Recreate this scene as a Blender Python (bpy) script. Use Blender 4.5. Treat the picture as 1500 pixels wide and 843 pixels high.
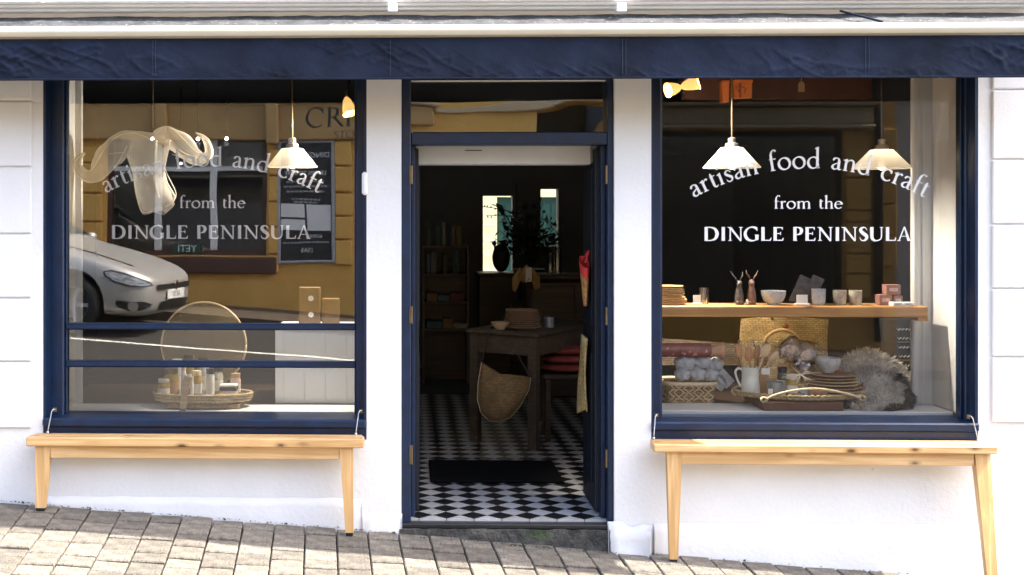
import bpy, bmesh, math, random
from mathutils import Vector, Matrix, Euler, noise
R = math.radians
rnd = random.Random(7)
for _o in list(bpy.data.objects):
    bpy.data.objects.remove(_o)
scene = bpy.context.scene
COL = scene.collection

# ---------------------------------------------------------------- camera, sky, sun, exposure
FPX, DIST, EYE = 1712.0, 6.1, 1.6          # focal length in photo pixels, metres to the facade, eye height
YAW = math.atan(1.6e-5 * FPX)
PPX, PPY = 597 - FPX * math.tan(YAW), 315.0
cam_d = bpy.data.cameras.new('camera')
cam = bpy.data.objects.new('camera', cam_d)
COL.objects.link(cam)
cam.location = (0, -DIST, EYE)
cam.rotation_euler = (R(90), 0, YAW)
cam_d.sensor_width = 36
cam_d.sensor_fit = 'HORIZONTAL'
cam_d.lens = FPX / 1500 * 36
cam_d.shift_x = (750 - PPX) / 1500
cam_d.shift_y = -(421.5 - PPY) / 1500
cam_d.clip_start = 0.05
cam_d.clip_end = 500
scene.camera = cam

SUN_EL, SUN_ROT = R(52), R(93)
world = bpy.data.worlds.new('World')
scene.world = world
world.use_nodes = True
wn = world.node_tree
sky = wn.nodes.new('ShaderNodeTexSky')
sky.sky_type = 'NISHITA'
sky.sun_disc = False
sky.sun_elevation = SUN_EL
sky.sun_rotation = SUN_ROT
sky.dust_density = 3.5
sky.air_density = 0.9
sky.ozone_density = 0.6
bg = wn.nodes['Background']
bg.inputs['Strength'].default_value = 0.15
wn.links.new(sky.outputs[0], bg.inputs['Color'])
sd = bpy.data.lights.new('sun', 'SUN')
sd.energy = 2.9
sd.angle = R(0.5)
sd.color = (1.0, 0.95, 0.87)
sun = bpy.data.objects.new('sun', sd)
COL.objects.link(sun)
SUNV = Vector((math.sin(SUN_ROT) * math.cos(SUN_EL), math.cos(SUN_ROT) * math.cos(SUN_EL), math.sin(SUN_EL)))
sun.rotation_euler = (-SUNV).to_track_quat('-Z', 'Y').to_euler()
sun.location = SUNV * 30

scene.view_settings.view_transform = 'Standard'
scene.view_settings.look = 'None'
scene.view_settings.gamma = 1
scene.view_settings.exposure = 2.62
scene.render.engine = 'CYCLES'
scene.cycles.use_denoising = True
scene.cycles.max_bounces = 10
scene.cycles.diffuse_bounces = 5
scene.cycles.transparent_max_bounces = 16
scene.cycles.sample_clamp_indirect = 3

# ---------------------------------------------------------------- survey: where a measured sight line meets a vertical plane y = const
_r = Vector((math.cos(YAW), math.sin(YAW), 0))
_f = Vector((-math.sin(YAW), math.cos(YAW), 0))
def P(px, py, y):
    d = _r * ((px - PPX) / FPX) + _f + Vector((0, 0, (PPY - py) / FPX))
    t = (y + DIST) / d.y
    return Vector((0, -DIST, EYE)) + d * t
def X(px, y=0.0): return P(px, 400, y).x
def Z(py, y=0.0, px=600): return P(px, py, y).z
def SC(y): return FPX / (DIST + y)
YG = 0.15                                   # plane of the shop glass
def RX(px, y): return X(px, 2 * YG - y)     # x of something across the street seen mirrored in the glass
def RZ(py, y, px=300): return Z(py, 2 * YG - y, px)

# ---------------------------------------------------------------- mesh helpers
class MB:
    def __init__(s): s.v, s.f, s.m = [], [], []
    def add(s, vs, fs, mi=0):
        o = len(s.v)
        s.v += [Vector(v) for v in vs]
        s.f += [[i + o for i in f] for f in fs]
        s.m += [mi] * len(fs)
        return s
    def box(s, x0, x1, y0, y1, z0, z1, b=0.0, mi=0, M=None):
        if x0 > x1: x0, x1 = x1, x0
        if y0 > y1: y0, y1 = y1, y0
        if z0 > z1: z0, z1 = z1, z0
        b = min(b, (x1-x0)*.45, (y1-y0)*.45, (z1-z0)*.45)
        if b <= 0:
            vs = [(x, y, z) for z in (z0, z1) for y in (y0, y1) for x in (x0, x1)]
            fs = [(0,2,3,1),(4,5,7,6),(0,1,5,4),(2,6,7,3),(0,4,6,2),(1,3,7,5)]
        else:
            vs, fs = [], []
            idx = {}
            for sx in (0,1):
                for sy in (0,1):
                    for sz in (0,1):
                        for ax in range(3):
                            p = [(x0,x1)[sx], (y0,y1)[sy], (z0,z1)[sz]]
                            for k in range(3):
                                if k != ax: p[k] += b if (sx,sy,sz)[k] == 0 else -b
                            idx[(sx,sy,sz,ax)] = len(vs); vs.append(tuple(p))
            for ax in range(3):
                o1, o2 = [k for k in range(3) if k != ax]
                for sgn in (0,1):
                    q = []
                    for a, c in ((0,0),(1,0),(1,1),(0,1)):
                        k = [0,0,0]; k[ax] = sgn; k[o1] = a; k[o2] = c
                        q.append(idx[(*k, ax)])
                    if (sgn == 1) == (ax == 1): q.reverse()
                    fs.append(q)
            for ax in range(3):           # edge chamfers along axis ax
                o1, o2 = [k for k in range(3) if k != ax]
                for a in (0,1):
                    for c in (0,1):
                        k0 = [0,0,0]; k0[o1] = a; k0[o2] = c; k1 = list(k0); k1[ax] = 1
                        q = [idx[(*k0,o1)], idx[(*k1,o1)], idx[(*k1,o2)], idx[(*k0,o2)]]
                        fs.append(q)
            for sx in (0,1):
                for sy in (0,1):
                    for sz in (0,1):
                        fs.append([idx[(sx,sy,sz,k)] for k in range(3)])
        if M is not None: vs = [M @ Vector(v) for v in vs]
        return s.add(vs, fs, mi)
    def prism(s, pts, d, mi=0, M=None):
        # pts: outline (x, z) extruded from y=0 to y=d
        n = len(pts)
        vs = [(p[0], 0, p[1]) for p in pts] + [(p[0], d, p[1]) for p in pts]
        fs = [list(range(n)), list(range(2*n-1, n-1, -1))] + [[i, (i+1)%n, n+(i+1)%n, n+i] for i in range(n)]
        if M is not None: vs = [M @ Vector(v) for v in vs]
        return s.add(vs, fs, mi)
    def tube(s, pts, r, seg=8, mi=0, cap=True, flat=1.0):
        pts = [Vector(p) for p in pts]
        n = len(pts)
        rs = r if isinstance(r, (list, tuple)) else [r]*n
        vs, fs = [], []
        up = Vector((0,0,1))
        prev = None
        for i, p in enumerate(pts):
            t = (pts[min(i+1,n-1)] - pts[max(i-1,0)]).normalized()
            if prev is None:
                a = up if abs(t.z) < .9 else Vector((1,0,0))
                u = t.cross(a).normalized()
            else:
                u = (prev - t * prev.dot(t)).normalized()
            prev = u
            w = t.cross(u)
            for k in range(seg):
                an = 2*math.pi*k/seg
                vs.append(p + u*math.cos(an)*rs[i] + w*math.sin(an)*rs[i]*flat)
        for i in range(n-1):
            for k in range(seg):
                fs.append([i*seg+k, i*seg+(k+1)%seg, (i+1)*seg+(k+1)%seg, (i+1)*seg+k])
        if cap:
            fs.append(list(range(seg))[::-1]); fs.append([(n-1)*seg+k for k in range(seg)])
        return s.add(vs, fs, mi)
    def lathe(s, prof, c=(0,0,0), seg=24, sx=1, sy=1, mi=0, M=None, cap=False):
        c = Vector(c); vs, fs = [], []
        for (r, z) in prof:
            for k in range(seg):
                a = 2*math.pi*k/seg
                vs.append(Vector((math.cos(a)*r*sx, math.sin(a)*r*sy, z)))
        n = len(prof)
        for i in range(n-1):
            for k in range(seg):
                fs.append([i*seg+k, i*seg+(k+1)%seg, (i+1)*seg+(k+1)%seg, (i+1)*seg+k])
        if cap:
            fs.append(list(range(seg))[::-1]); fs.append([(n-1)*seg+k for k in range(seg)])
        if M is not None: vs = [M @ v for v in vs]
        return s.add([v + c for v in vs], fs, mi)
    def ball(s, c, rx, ry=None, rz=None, seg=16, rings=9, mi=0):
        ry = ry or rx; rz = rz or rx
        prof = [(max(math.sin(math.pi*i/(rings-1)), 1e-4), -math.cos(math.pi*i/(rings-1))) for i in range(rings)]
        return s.lathe([(p[0]*rx, p[1]*rz) for p in prof], c, seg, 1, ry/rx, mi)
    def grid(s, fn, nu, nv, mi=0, wrap=False):
        vs = [fn(i/(nu), j/(nv)) for j in range(nv+1) for i in range(nu+1)]
        fs = [[j*(nu+1)+i, j*(nu+1)+i+1, (j+1)*(nu+1)+i+1, (j+1)*(nu+1)+i] for j in range(nv) for i in range(nu)]
        return s.add(vs, fs, mi)
    def xf(s, M):
        s.v = [M @ v for v in s.v]; return s
    def disp(s, amp, sc):
        s.v = [v + noise.noise_vector(v*sc)*amp for v in s.v]; return s

def mesh_of(mb, name, mats, smooth=False):
    me = bpy.data.meshes.new(name)
    me.from_pydata([tuple(v) for v in mb.v], [], mb.f)
    for m in (mats if isinstance(mats, (list, tuple)) else [mats]): me.materials.append(m)
    if any(mb.m): me.polygons.foreach_set('material_index', mb.m)
    bm = bmesh.new(); bm.from_mesh(me)
    bmesh.ops.recalc_face_normals(bm, faces=bm.faces)
    bm.to_mesh(me); bm.free()
    if smooth:
        for p in me.polygons: p.use_smooth = True
        if smooth is not True: me.set_sharp_from_angle(angle=R(smooth))
    return me
_W = {}
def wpos(o): return _W.get(o, Vector((0,0,0)))
def obj(name, mb, mats, parent=None, smooth=False, label=None, kind=None, local=False, at=None):
    """one mesh object; vertices are given in world space and stored relative to the parent's base (or to `at`)"""
    base = wpos(parent) if parent else (Vector(at) if at is not None else Vector((0,0,0)))
    if not local and base.length:
        mb.v = [v - base for v in mb.v]
    o = bpy.data.objects.new(name, mesh_of(mb, name, mats, smooth))
    COL.objects.link(o)
    if parent: o.parent = parent; _W[o] = base
    elif at is not None: o.location = at; _W[o] = base
    if label: o['label'] = label
    if kind: o['kind'] = kind
    return o
def thing(name, label, cat, loc=(0,0,0), group=None):
    o = bpy.data.objects.new(name, None)
    COL.objects.link(o); o.location = loc; o.empty_display_size = .1
    _W[o] = Vector(loc)
    return tag(o, label, cat, group)
def tag(o, label, cat, group=None, kind=None):
    o['label'] = label; o['category'] = cat
    if group: o['group'] = group
    if kind: o['kind'] = kind
    return o
def clone(o, parent=None):
    c = o.copy(); COL.objects.link(c); c.parent = parent
    for ch in list(o.children): clone(ch, c)
    return c
def place(o, loc, rz=0, label=None, sc=None):
    o.location = loc; o.rotation_euler.z = rz
    if label: o['label'] = label
    if sc: o.scale = sc
    return o

# ---------------------------------------------------------------- materials
def lin(r, g, b):
    f = lambda c: (c/255/12.92 if c/255 <= .04045 else ((c/255+.055)/1.055)**2.4)
    return (f(r), f(g), f(b))
def nodes(name):
    m = bpy.data.materials.new(name); m.use_nodes = True
    nt = m.node_tree
    return m, nt, nt.nodes['Principled BSDF']
def N(nt, t, **kw):
    n = nt.nodes.new(t)
    for k, v in kw.items():
        if k in n.inputs: n.inputs[k].default_value = v
        else: setattr(n, k, v)
    return n
def ramp(nt, stops):
    r = nt.nodes.new('ShaderNodeValToRGB')
    e = r.color_ramp.elements
    while len(e) < len(stops): e.new(.5)
    for i, (p, c) in enumerate(stops):
        e[i].position = p; e[i].color = (*c, 1) if len(c) == 3 else c
    return r
def coords(nt, scale=(1,1,1), rot=(0,0,0), kind='Object'):
    tc = nt.nodes.new('ShaderNodeTexCoord'); mp = nt.nodes.new('ShaderNodeMapping')
    mp.inputs['Scale'].default_value = scale; mp.inputs['Rotation'].default_value = rot
    nt.links.new(tc.outputs[kind], mp.inputs['Vector'])
    return mp
def bump(nt, bs, src, strength, dist=.01, prev=None):
    b = N(nt, 'ShaderNodeBump', Strength=strength, Distance=dist)
    nt.links.new(src, b.inputs['Height'])
    if prev: nt.links.new(prev.outputs[0], b.inputs['Normal'])
    nt.links.new(b.outputs[0], bs.inputs['Normal'])
    return b
def shade(c, k): return tuple(max(0, min(1, a*k)) for a in c)

def mat(name, col, rough=.6, var=.12, scale=6, bmp=0, bscale=80, metal=0, rand=0, col2=None, spec=.5, dist=.004, spots=None):
    m, nt, b = nodes(name)
    L = nt.links.new
    mp = coords(nt)
    n = N(nt, 'ShaderNodeTexNoise', Scale=scale, Detail=6.0, Roughness=.62)
    L(mp.outputs[0], n.inputs['Vector'])
    c2 = col2 or shade(col, 1+var)
    r = ramp(nt, [(.3, shade(col, 1-var)), (.72, c2)])
    L(n.outputs['Fac'], r.inputs[0])
    out = r.outputs[0]
    if spots:      # (scale, threshold, colour)
        v = N(nt, 'ShaderNodeTexNoise', Scale=spots[0], Detail=3.0)
        L(mp.outputs[0], v.inputs['Vector'])
        rr = ramp(nt, [(spots[1], (0,0,0)), (spots[1]+.06, (1,1,1))])
        L(v.outputs['Fac'], rr.inputs[0])
        mx = N(nt, 'ShaderNodeMixRGB'); mx.inputs[2].default_value = (*spots[2], 1)
        L(rr.outputs[0], mx.inputs[0]); L(out, mx.inputs[1]); out = mx.outputs[0]
    if rand:
        oi = nt.nodes.new('ShaderNodeObjectInfo')
        mr = N(nt, 'ShaderNodeMapRange'); mr.inputs[3].default_value = 1-rand; mr.inputs[4].default_value = 1+rand
        L(oi.outputs['Random'], mr.inputs[0])
        mx = N(nt, 'ShaderNodeMixRGB', blend_type='MULTIPLY'); mx.inputs[0].default_value = 1
        L(out, mx.inputs[1]); L(mr.outputs[0], mx.inputs[2]); out = mx.outputs[0]
    L(out, b.inputs['Base Color'])
    b.inputs['Roughness'].default_value = rough
    b.inputs['Metallic'].default_value = metal
    b.inputs['Specular IOR Level'].default_value = spec
    if bmp:
        n2 = N(nt, 'ShaderNodeTexNoise', Scale=bscale, Detail=5.0, Roughness=.6)
        L(mp.outputs[0], n2.inputs['Vector'])
        bump(nt, b, n2.outputs['Fac'], bmp, dist)
    return m

def wood(name, c1, c2, axis=0, rough=.45, knots=True, gs=1.0, dark=(.12,.05,.02)):
    m, nt, b = nodes(name)
    L = nt.links.new
    s = [28*gs, 28*gs, 28*gs]; s[axis] = 1.3*gs
    mp = coords(nt, s)
    n = N(nt, 'ShaderNodeTexNoise', Scale=1.0, Detail=6.0, Roughness=.6, Distortion=.8)
    L(mp.outputs[0], n.inputs['Vector'])
    r = ramp(nt, [(.28, shade(c1,.8)), (.5, c1), (.72, c2)])
    L(n.outputs['Fac'], r.inputs[0])
    mpb = coords(nt, (2.3,2.3,2.3))
    nb = N(nt, 'ShaderNodeTexNoise', Scale=1.0, Detail=2.0); L(mpb.outputs[0], nb.inputs['Vector'])
    rb = ramp(nt, [(.35, (.86,.8,.72)), (.65, (1.08,1.04,1.0))]); L(nb.outputs['Fac'], rb.inputs[0])
    mu = N(nt, 'ShaderNodeMixRGB', blend_type='MULTIPLY'); mu.inputs[0].default_value = .9
    L(r.outputs[0], mu.inputs[1]); L(rb.outputs[0], mu.inputs[2])
    out = mu.outputs[0]
    if knots:
        s2 = [15*gs]*3; s2[axis] = 6.5*gs
        mp2 = coords(nt, s2)
        v = N(nt, 'ShaderNodeTexVoronoi', Scale=1.0, Randomness=1.0); L(mp2.outputs[0], v.inputs['Vector'])
        rk = ramp(nt, [(.10, (1,1,1)), (.17, (.4,.4,.4)), (.30, (0,0,0))]); L(v.outputs['Distance'], rk.inputs[0])
        sel = N(nt, 'ShaderNodeSeparateColor'); L(v.outputs['Color'], sel.inputs[0])
        th = N(nt, 'ShaderNodeMath', operation='GREATER_THAN'); th.inputs[1].default_value = .5
        L(sel.outputs[0], th.inputs[0])
        mm = N(nt, 'ShaderNodeMath', operation='MULTIPLY'); L(rk.outputs[0], mm.inputs[0]); L(th.outputs[0], mm.inputs[1])
        mx = N(nt, 'ShaderNodeMixRGB'); mx.inputs[2].default_value = (*dark, 1)
        L(mm.outputs[0], mx.inputs[0]); L(out, mx.inputs[1]); out = mx.outputs[0]
    L(out, b.inputs['Base Color'])
    b.inputs['Roughness'].default_value = rough
    bump(nt, b, n.outputs['Fac'], .25, .002)
    return m

def weave(name, c1, c2, sc=60, rot=(R(90),0,0), mortar=None, bm=.8, ratio=2.0, rough=.75):
    """plaited straw: running-bond cells with rounded strands"""
    m, nt, b = nodes(name)
    L = nt.links.new
    mp = coords(nt, (1,1,1), rot)
    br = nt.nodes.new('ShaderNodeTexBrick')
    br.offset = .5; br.inputs['Scale'].default_value = sc
    br.inputs['Color1'].default_value = (*c1, 1); br.inputs['Color2'].default_value = (*c2, 1)
    br.inputs['Mortar'].default_value = (*(mortar or shade(c1, .25)), 1)
    br.inputs['Mortar Size'].default_value = .07; br.inputs['Mortar Smooth'].default_value = 1.0
    br.inputs['Brick Width'].default_value = .5*ratio; br.inputs['Row Height'].default_value = .5
    L(mp.outputs[0], br.inputs['Vector'])
    n = N(nt, 'ShaderNodeTexNoise', Scale=9.0, Detail=4.0); L(mp.outputs[0], n.inputs['Vector'])
    rr = ramp(nt, [(.3,(.62,.6,.56)), (.7,(1.15,1.12,1.05))]); L(n.outputs['Fac'], rr.inputs[0])
    mu = N(nt, 'ShaderNodeMixRGB', blend_type='MULTIPLY'); mu.inputs[0].default_value = 1
    L(br.outputs['Color'], mu.inputs[1]); L(rr.outputs[0], mu.inputs[2])
    L(mu.outputs[0], b.inputs['Base Color'])
    b.inputs['Roughness'].default_value = rough
    inv = N(nt, 'ShaderNodeMath', operation='SUBTRACT'); inv.inputs[0].default_value = 1
    L(br.outputs['Fac'], inv.inputs[1])
    bump(nt, b, inv.outputs[0], bm, .004)
    return m

def glass(name, base, wav=0.0, wsc=3.0, tint=(1,1,1)):
    """window glass: clear, with a mirror share that grows at a slant"""
    m = bpy.data.materials.new(name); m.use_nodes = True
    nt = m.node_tree; nt.nodes.clear(); L = nt.links.new
    o = nt.nodes.new('ShaderNodeOutputMaterial')
    t = nt.nodes.new('ShaderNodeBsdfTransparent'); t.inputs[0].default_value = (*tint, 1)
    g = nt.nodes.new('ShaderNodeBsdfGlossy'); g.inputs['Roughness'].default_value = 0.0
    lw = N(nt, 'ShaderNodeFresnel', IOR=1.5)
    ma = N(nt, 'ShaderNodeMath', operation='MULTIPLY_ADD', use_clamp=True)
    ma.inputs[1].default_value = 1.0; ma.inputs[2].default_value = base - .04
    L(lw.outputs[0], ma.inputs[0])
    mx = nt.nodes.new('ShaderNodeMixShader')
    L(ma.outputs[0], mx.inputs[0]); L(t.outputs[0], mx.inputs[1]); L(g.outputs[0], mx.inputs[2])
    if wav:
        mp = coords(nt)
        n = N(nt, 'ShaderNodeTexNoise', Scale=wsc, Detail=1.0); L(mp.outputs[0], n.inputs['Vector'])
        b = N(nt, 'ShaderNodeBump', Strength=1.0, Distance=wav); L(n.outputs['Fac'], b.inputs['Height'])
        L(b.outputs[0], g.inputs['Normal'])
    L(mx.outputs[0], o.inputs['Surface'])
    return m

def emit(name, col, s):
    m, nt, b = nodes(name)
    b.inputs['Base Color'].default_value = (*col, 1)
    b.inputs['Emission Color'].default_value = (*col, 1)
    b.inputs['Emission Strength'].default_value = s
    return m

def sheer(name, col, tr):
    """thin cloth, paper or milk glass that lets part of the view and light through"""
    m = bpy.data.materials.new(name); m.use_nodes = True
    nt = m.node_tree; b = nt.nodes['Principled BSDF']; L = nt.links.new
    o = nt.nodes['Material Output']
    mp = coords(nt); n = N(nt, 'ShaderNodeTexNoise', Scale=14.0, Detail=4.0); L(mp.outputs[0], n.inputs['Vector'])
    r = ramp(nt, [(.3, shade(col,.8)), (.7, col)]); L(n.outputs['Fac'], r.inputs[0]); L(r.outputs[0], b.inputs['Base Color'])
    b.inputs['Roughness'].default_value = .7
    tl = nt.nodes.new('ShaderNodeBsdfTranslucent'); tl.inputs[0].default_value = (*col, 1)
    tp = nt.nodes.new('ShaderNodeBsdfTransparent')
    m1 = nt.nodes.new('ShaderNodeMixShader'); m1.inputs[0].default_value = .35
    L(b.outputs[0], m1.inputs[1]); L(tl.outputs[0], m1.inputs[2])
    m2 = nt.nodes.new('ShaderNodeMixShader'); m2.inputs[0].default_value = tr
    if tr > .1:
        lw = N(nt, 'ShaderNodeLayerWeight', Blend=.35); mr = N(nt, 'ShaderNodeMapRange'); mr.inputs[3].default_value = min(tr*1.9, .8); mr.inputs[4].default_value = .05
        L(lw.outputs['Facing'], mr.inputs[0]); L(mr.outputs[0], m2.inputs[0])
    L(m1.outputs[0], m2.inputs[1]); L(tp.outputs[0], m2.inputs[2])
    L(m2.outputs[0], o.inputs['Surface'])
    return m

M = {}
M['render'] = mat('white_render', (.80,.79,.765), .8, .06, 1.8, .5, 38, col2=(.84,.83,.81), dist=.006, spots=(16,.73,(.6,.6,.57)))
M['render_clean'] = mat('white_render_blocks', (.81,.80,.78), .8, .05, 1.6, .25, 60, dist=.005)
M['blue'] = mat('navy_gloss_paint', (.0035,.015,.046), .38, .3, 9, .2, 60, col2=(.0052,.023,.068), spots=(70,.78,(.05,.09,.17)))
M['blue_shaded'] = mat('shaded_navy_paint', (.0022,.006,.014), .5, .25, 9)  # door leaf navy, darkened: the doorway's shade is put into the colour
M['canvas'] = mat('navy_canvas', (.0058,.0105,.025), .85, .45, 3, .45, 90, spec=.3, col2=(.0125,.0215,.048), spots=(75,.78,(.05,.06,.08)), dist=.004)
M['canvas_top'] = mat('weathered_canvas', (.022,.026,.034), .75, .5, 9, .7, 60, col2=(.075,.075,.075), spots=(55,.64,(.26,.26,.25)), dist=.008)
M['cream_metal'] = mat('cream_metal', (.60,.53,.39), .4, .06, 5)
M['thread'] = mat('pale_thread', (.045,.06,.10), .8, .1, 20)
M['white_gloss'] = mat('white_gloss_paint', (.85,.85,.84), .4, .06, 6, .1, 30)
M['grey_metal'] = mat('grey_painted_metal', (.36,.37,.38), .45, .08, 8)
M['steel'] = mat('steel', (.55,.55,.54), .35, .15, 30, metal=.9)
M['pine'] = wood('pine', (.62,.385,.165), (.83,.60,.32), 0)
M['pine_leg'] = wood('pine_leg', (.62,.385,.165), (.81,.57,.30), 2, knots=False)
M['shelf_wood'] = wood('shelf_wood', (.50,.27,.10), (.70,.43,.20), 0)
M['dark_wood'] = wood('dark_wood', (.045,.028,.018), (.085,.055,.035), 0, knots=False)
M['grey_wood'] = wood('grey_oak', (.085,.062,.042), (.14,.108,.075), 0, .6, knots=False)
M['pale_wood'] = wood('pale_wood', (.6,.45,.27), (.74,.6,.4), 0, .6, knots=False, gs=2)
M['spoon_wood'] = wood('spoon_wood', (.42,.22,.1), (.55,.32,.16), 2, .55, knots=False, gs=2)
M['plate_wood'] = mat('straw_plate', (.58,.42,.22), .6, .15, 30, rand=.12)
M['plate_rim'] = mat('terracotta_plate', (.36,.20,.12), .55, .2, 18, rand=.15, col2=(.46,.28,.16))
M['paver'] = mat('paver_stone', (.150,.130,.106), .9, .45, 15, 1.0, 95, rand=.24, col2=(.255,.225,.178), dist=.011, spots=(110,.56,(.07,.06,.048)))
M['grout'] = mat('dark_joint_grit', (.06,.053,.042), .95, .4, 30, .8, 120, spots=(9,.62,(.05,.06,.02)))
M['far_paving'] = mat('dull_brown_paving', (.085,.060,.036), .9, .25, 6, .4, 60)
M['asphalt'] = mat('asphalt', (.030,.026,.021), .92, .35, 26, .6, 140, col2=(.060,.051,.041))
M['kerb'] = mat('kerb_stone', (.28,.27,.25), .85, .15, 9, .4, 60)
M['paint_line'] = mat('road_paint', (.72,.70,.6), .7, .2, 12)
M['step'] = mat('rough_dark_stone', (.04,.04,.037), .85, .5, 14, 1.0, 40, col2=(.11,.105,.09), dist=.02, spots=(8,.64,(.05,.075,.03)))
M['tile_black'] = mat('black_floor_tile', (.012,.012,.013), .35, .3, 12, rand=.3)
M['tile_white'] = mat('white_floor_tile', (.44,.43,.41), .4, .12, 22, rand=.1, spots=(120,.6,(.3,.3,.29)))
M['mat_black'] = mat('black_coir', (.007,.007,.007), .98, .3, 60, .8, 200, spec=.1)
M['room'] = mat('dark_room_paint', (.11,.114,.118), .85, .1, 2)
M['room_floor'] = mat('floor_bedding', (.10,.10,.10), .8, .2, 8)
M['plaster'] = mat('grey_white_plaster', (.62,.63,.62), .8, .08, 3, .35, 30)
M['plaster_board'] = mat('white_board', (.74,.76,.76), .55, .05, 3)
M['ochre'] = mat('ochre_render', (.70,.385,.085), .8, .12, 2.5, .3, 30, col2=(.78,.45,.11), dist=.01)
M['ochre_dark'] = mat('brown_fascia', (.46,.28,.10), .7, .15, 3)
M['stone_tan'] = mat('tan_stone', (.52,.40,.23), .8, .15, 4, .4, 20)
M['red_brown'] = mat('red_brown_paint', (.085,.035,.02), .6, .2, 4)
M['white_frame'] = mat('white_window_frame', (.75,.74,.68), .5, .05, 5)
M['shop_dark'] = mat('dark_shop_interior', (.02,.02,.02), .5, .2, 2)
M['pale_house'] = mat('pale_grey_render', (.6,.6,.58), .85, .08, 2)
M['slate'] = mat('roof_slate', (.10,.105,.115), .6, .2, 5)
M['yard_cream'] = mat('yard_cream_render', (.80,.72,.42), .85, .04, 2)
M['yard_door'] = mat('teal_door_paint', (.006,.045,.036), .5, .12, 5)
M['yard_ground'] = mat('yard_paving', (.3,.29,.27), .9, .2, 3)
M['black_plastic'] = mat('black_plastic', (.012,.012,.013), .4, .2, 8)
M['rubber'] = mat('tyre_rubber', (.014,.014,.014), .85, .2, 20)
M['chrome'] = mat('chrome', (.8,.8,.8), .12, .02, 10, metal=1)
M['alloy'] = mat('alloy_wheel', (.45,.45,.46), .35, .05, 10, metal=.7)
M['ink'] = mat('dark_lettering', (.03,.025,.02), .6, .1, 10)
M['vinyl'] = mat('white_vinyl', (.86,.86,.85), .5, .02, 10)
M['glass_pale'] = glass('clear_display_glass', .16)
M['lamp_glass'] = sheer('milk_glass_shade', (.80,.75,.66), .04)
M['seam_cord'] = mat('cream_seam_cord', (.82,.77,.66), .7, .1, 20)
M['organza'] = sheer('cream_organza', (.90,.85,.75), .24)
M['cello'] = glass('cellophane', .28, .006, 40)
M['bulb'] = emit('warm_bulb', (1.0,.72,.32), 5)
M['bulb_lamp'] = emit('lamp_bulb', (1.0,.86,.6), 1.6)
M['amber_shade'] = emit('amber_glass_shade', (.90,.50,.15), .22)
M['led'] = emit('ceiling_spot', (1.0,.95,.85), 12)
M['brass'] = mat('old_brass', (.22,.16,.09), .4, .2, 20, metal=.8)
M['weave_bag'] = weave('plaited_palm', (.58,.38,.14), (.72,.53,.25), 44, (R(90), R(45), 0))
M['weave_dark'] = weave('dark_plaited_rush', (.10,.068,.04), (.15,.105,.065), 40, (R(90), R(45), 0))
M['weave_basket'] = weave('split_bamboo', (.36,.235,.10), (.64,.48,.25), 30, (R(90), 0, 0), ratio=2.4)
M['weave_rim'] = weave('coiled_rush', (.62,.46,.24), (.76,.62,.38), 62, (R(90), R(60), 0), ratio=3.0)
M['weave_tray'] = weave('woven_willow', (.36,.235,.10), (.5,.36,.18), 60, (R(90),0,0))
M['weave_shop'] = weave('woven_grass', (.34,.22,.10), (.46,.31,.15), 48, (R(90),0,0))
M['weave_yellow'] = weave('golden_matting', (.62,.44,.17), (.75,.56,.26), 40, (R(90),0,0))
M['cane'] = mat('pale_cane', (.74,.6,.38), .5, .12, 30)
M['rope'] = mat('twisted_rope', (.45,.28,.12), .85, .3, 90, .9, 160)
M['ceramic'] = mat('cream_ceramic', (.72,.73,.66), .3, .05, 10)
M['grey_ceramic'] = mat('speckled_grey_ceramic', (.42,.45,.46), .4, .2, 16, col2=(.62,.65,.66), spots=(80,.62,(.2,.21,.22)))
M['brown_ceramic'] = mat('patterned_stoneware', (.40,.36,.28), .45, .45, 26, col2=(.58,.56,.48))
M['hare_bronze'] = mat('brown_figurine', (.16,.085,.06), .45, .3, 40, .5, 90, col2=(.26,.15,.11))
M['hare_dark'] = mat('dark_figurine', (.055,.05,.05), .5, .3, 40, .5, 90, col2=(.13,.12,.115))
M['card'] = mat('white_card', (.76,.75,.70), .7, .03, 10)
M['kraft_bag'] = mat('kraft_bag_paper', (.125,.075,.034), .85, .12, 10)
M['dark_rope'] = mat('dark_cord', (.06,.04,.025), .9, .3, 60)
M['kraft'] = mat('kraft_card', (.44,.27,.12), .8, .08, 10)
M['kraft_dark'] = mat('brown_cardboard', (.17,.075,.042), .8, .15, 8)
M['soap_box'] = mat('dusky_pink_box', (.30,.15,.125), .7, .15, 20)
M['orange'] = mat('orange_paper', (.66,.20,.05), .6, .15, 8)
M['ribbon'] = mat('rust_ribbon', (.30,.07,.025), .5, .2, 20)
M['red_cloth'] = mat('red_cushion', (.26,.045,.028), .9, .2, 20, .4, 120)
M['bag_red'] = mat('bright_red_cloth', (.60,.04,.03), .85, .15, 12)
M['bag_pattern'] = mat('rust_patterned_cloth', (.42,.12,.03), .85, .6, 38, col2=(.60,.33,.10))
M['tan_cloth'] = mat('tan_leather', (.42,.26,.11), .7, .2, 10, .3, 40)
M['paper'] = mat('crinkled_grey_paper', (.40,.42,.42), .7, .25, 24, .8, 40, col2=(.66,.68,.68))
M['cracker_red'] = mat('red_patterned_paper', (.20,.045,.04), .45, .3, 16, col2=(.30,.10,.085), spots=(34,.64,(.62,.45,.36)))
M['cracker_gold'] = mat('copper_paper', (.52,.29,.17), .4, .25, 24)
M['fleece'] = sheer('grey_cream_fleece', (.88,.85,.79), 0)
M['fleece_mid'] = sheer('grey_fleece', (.68,.66,.62), 0)
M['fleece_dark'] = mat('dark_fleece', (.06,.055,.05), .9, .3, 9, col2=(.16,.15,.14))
M['honey'] = mat('olive_honey', (.38,.27,.06), .25, .2, 14)
M['leaf_dark'] = mat('dark_leaf', (.03,.05,.022), .6, .3, 20)
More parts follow.
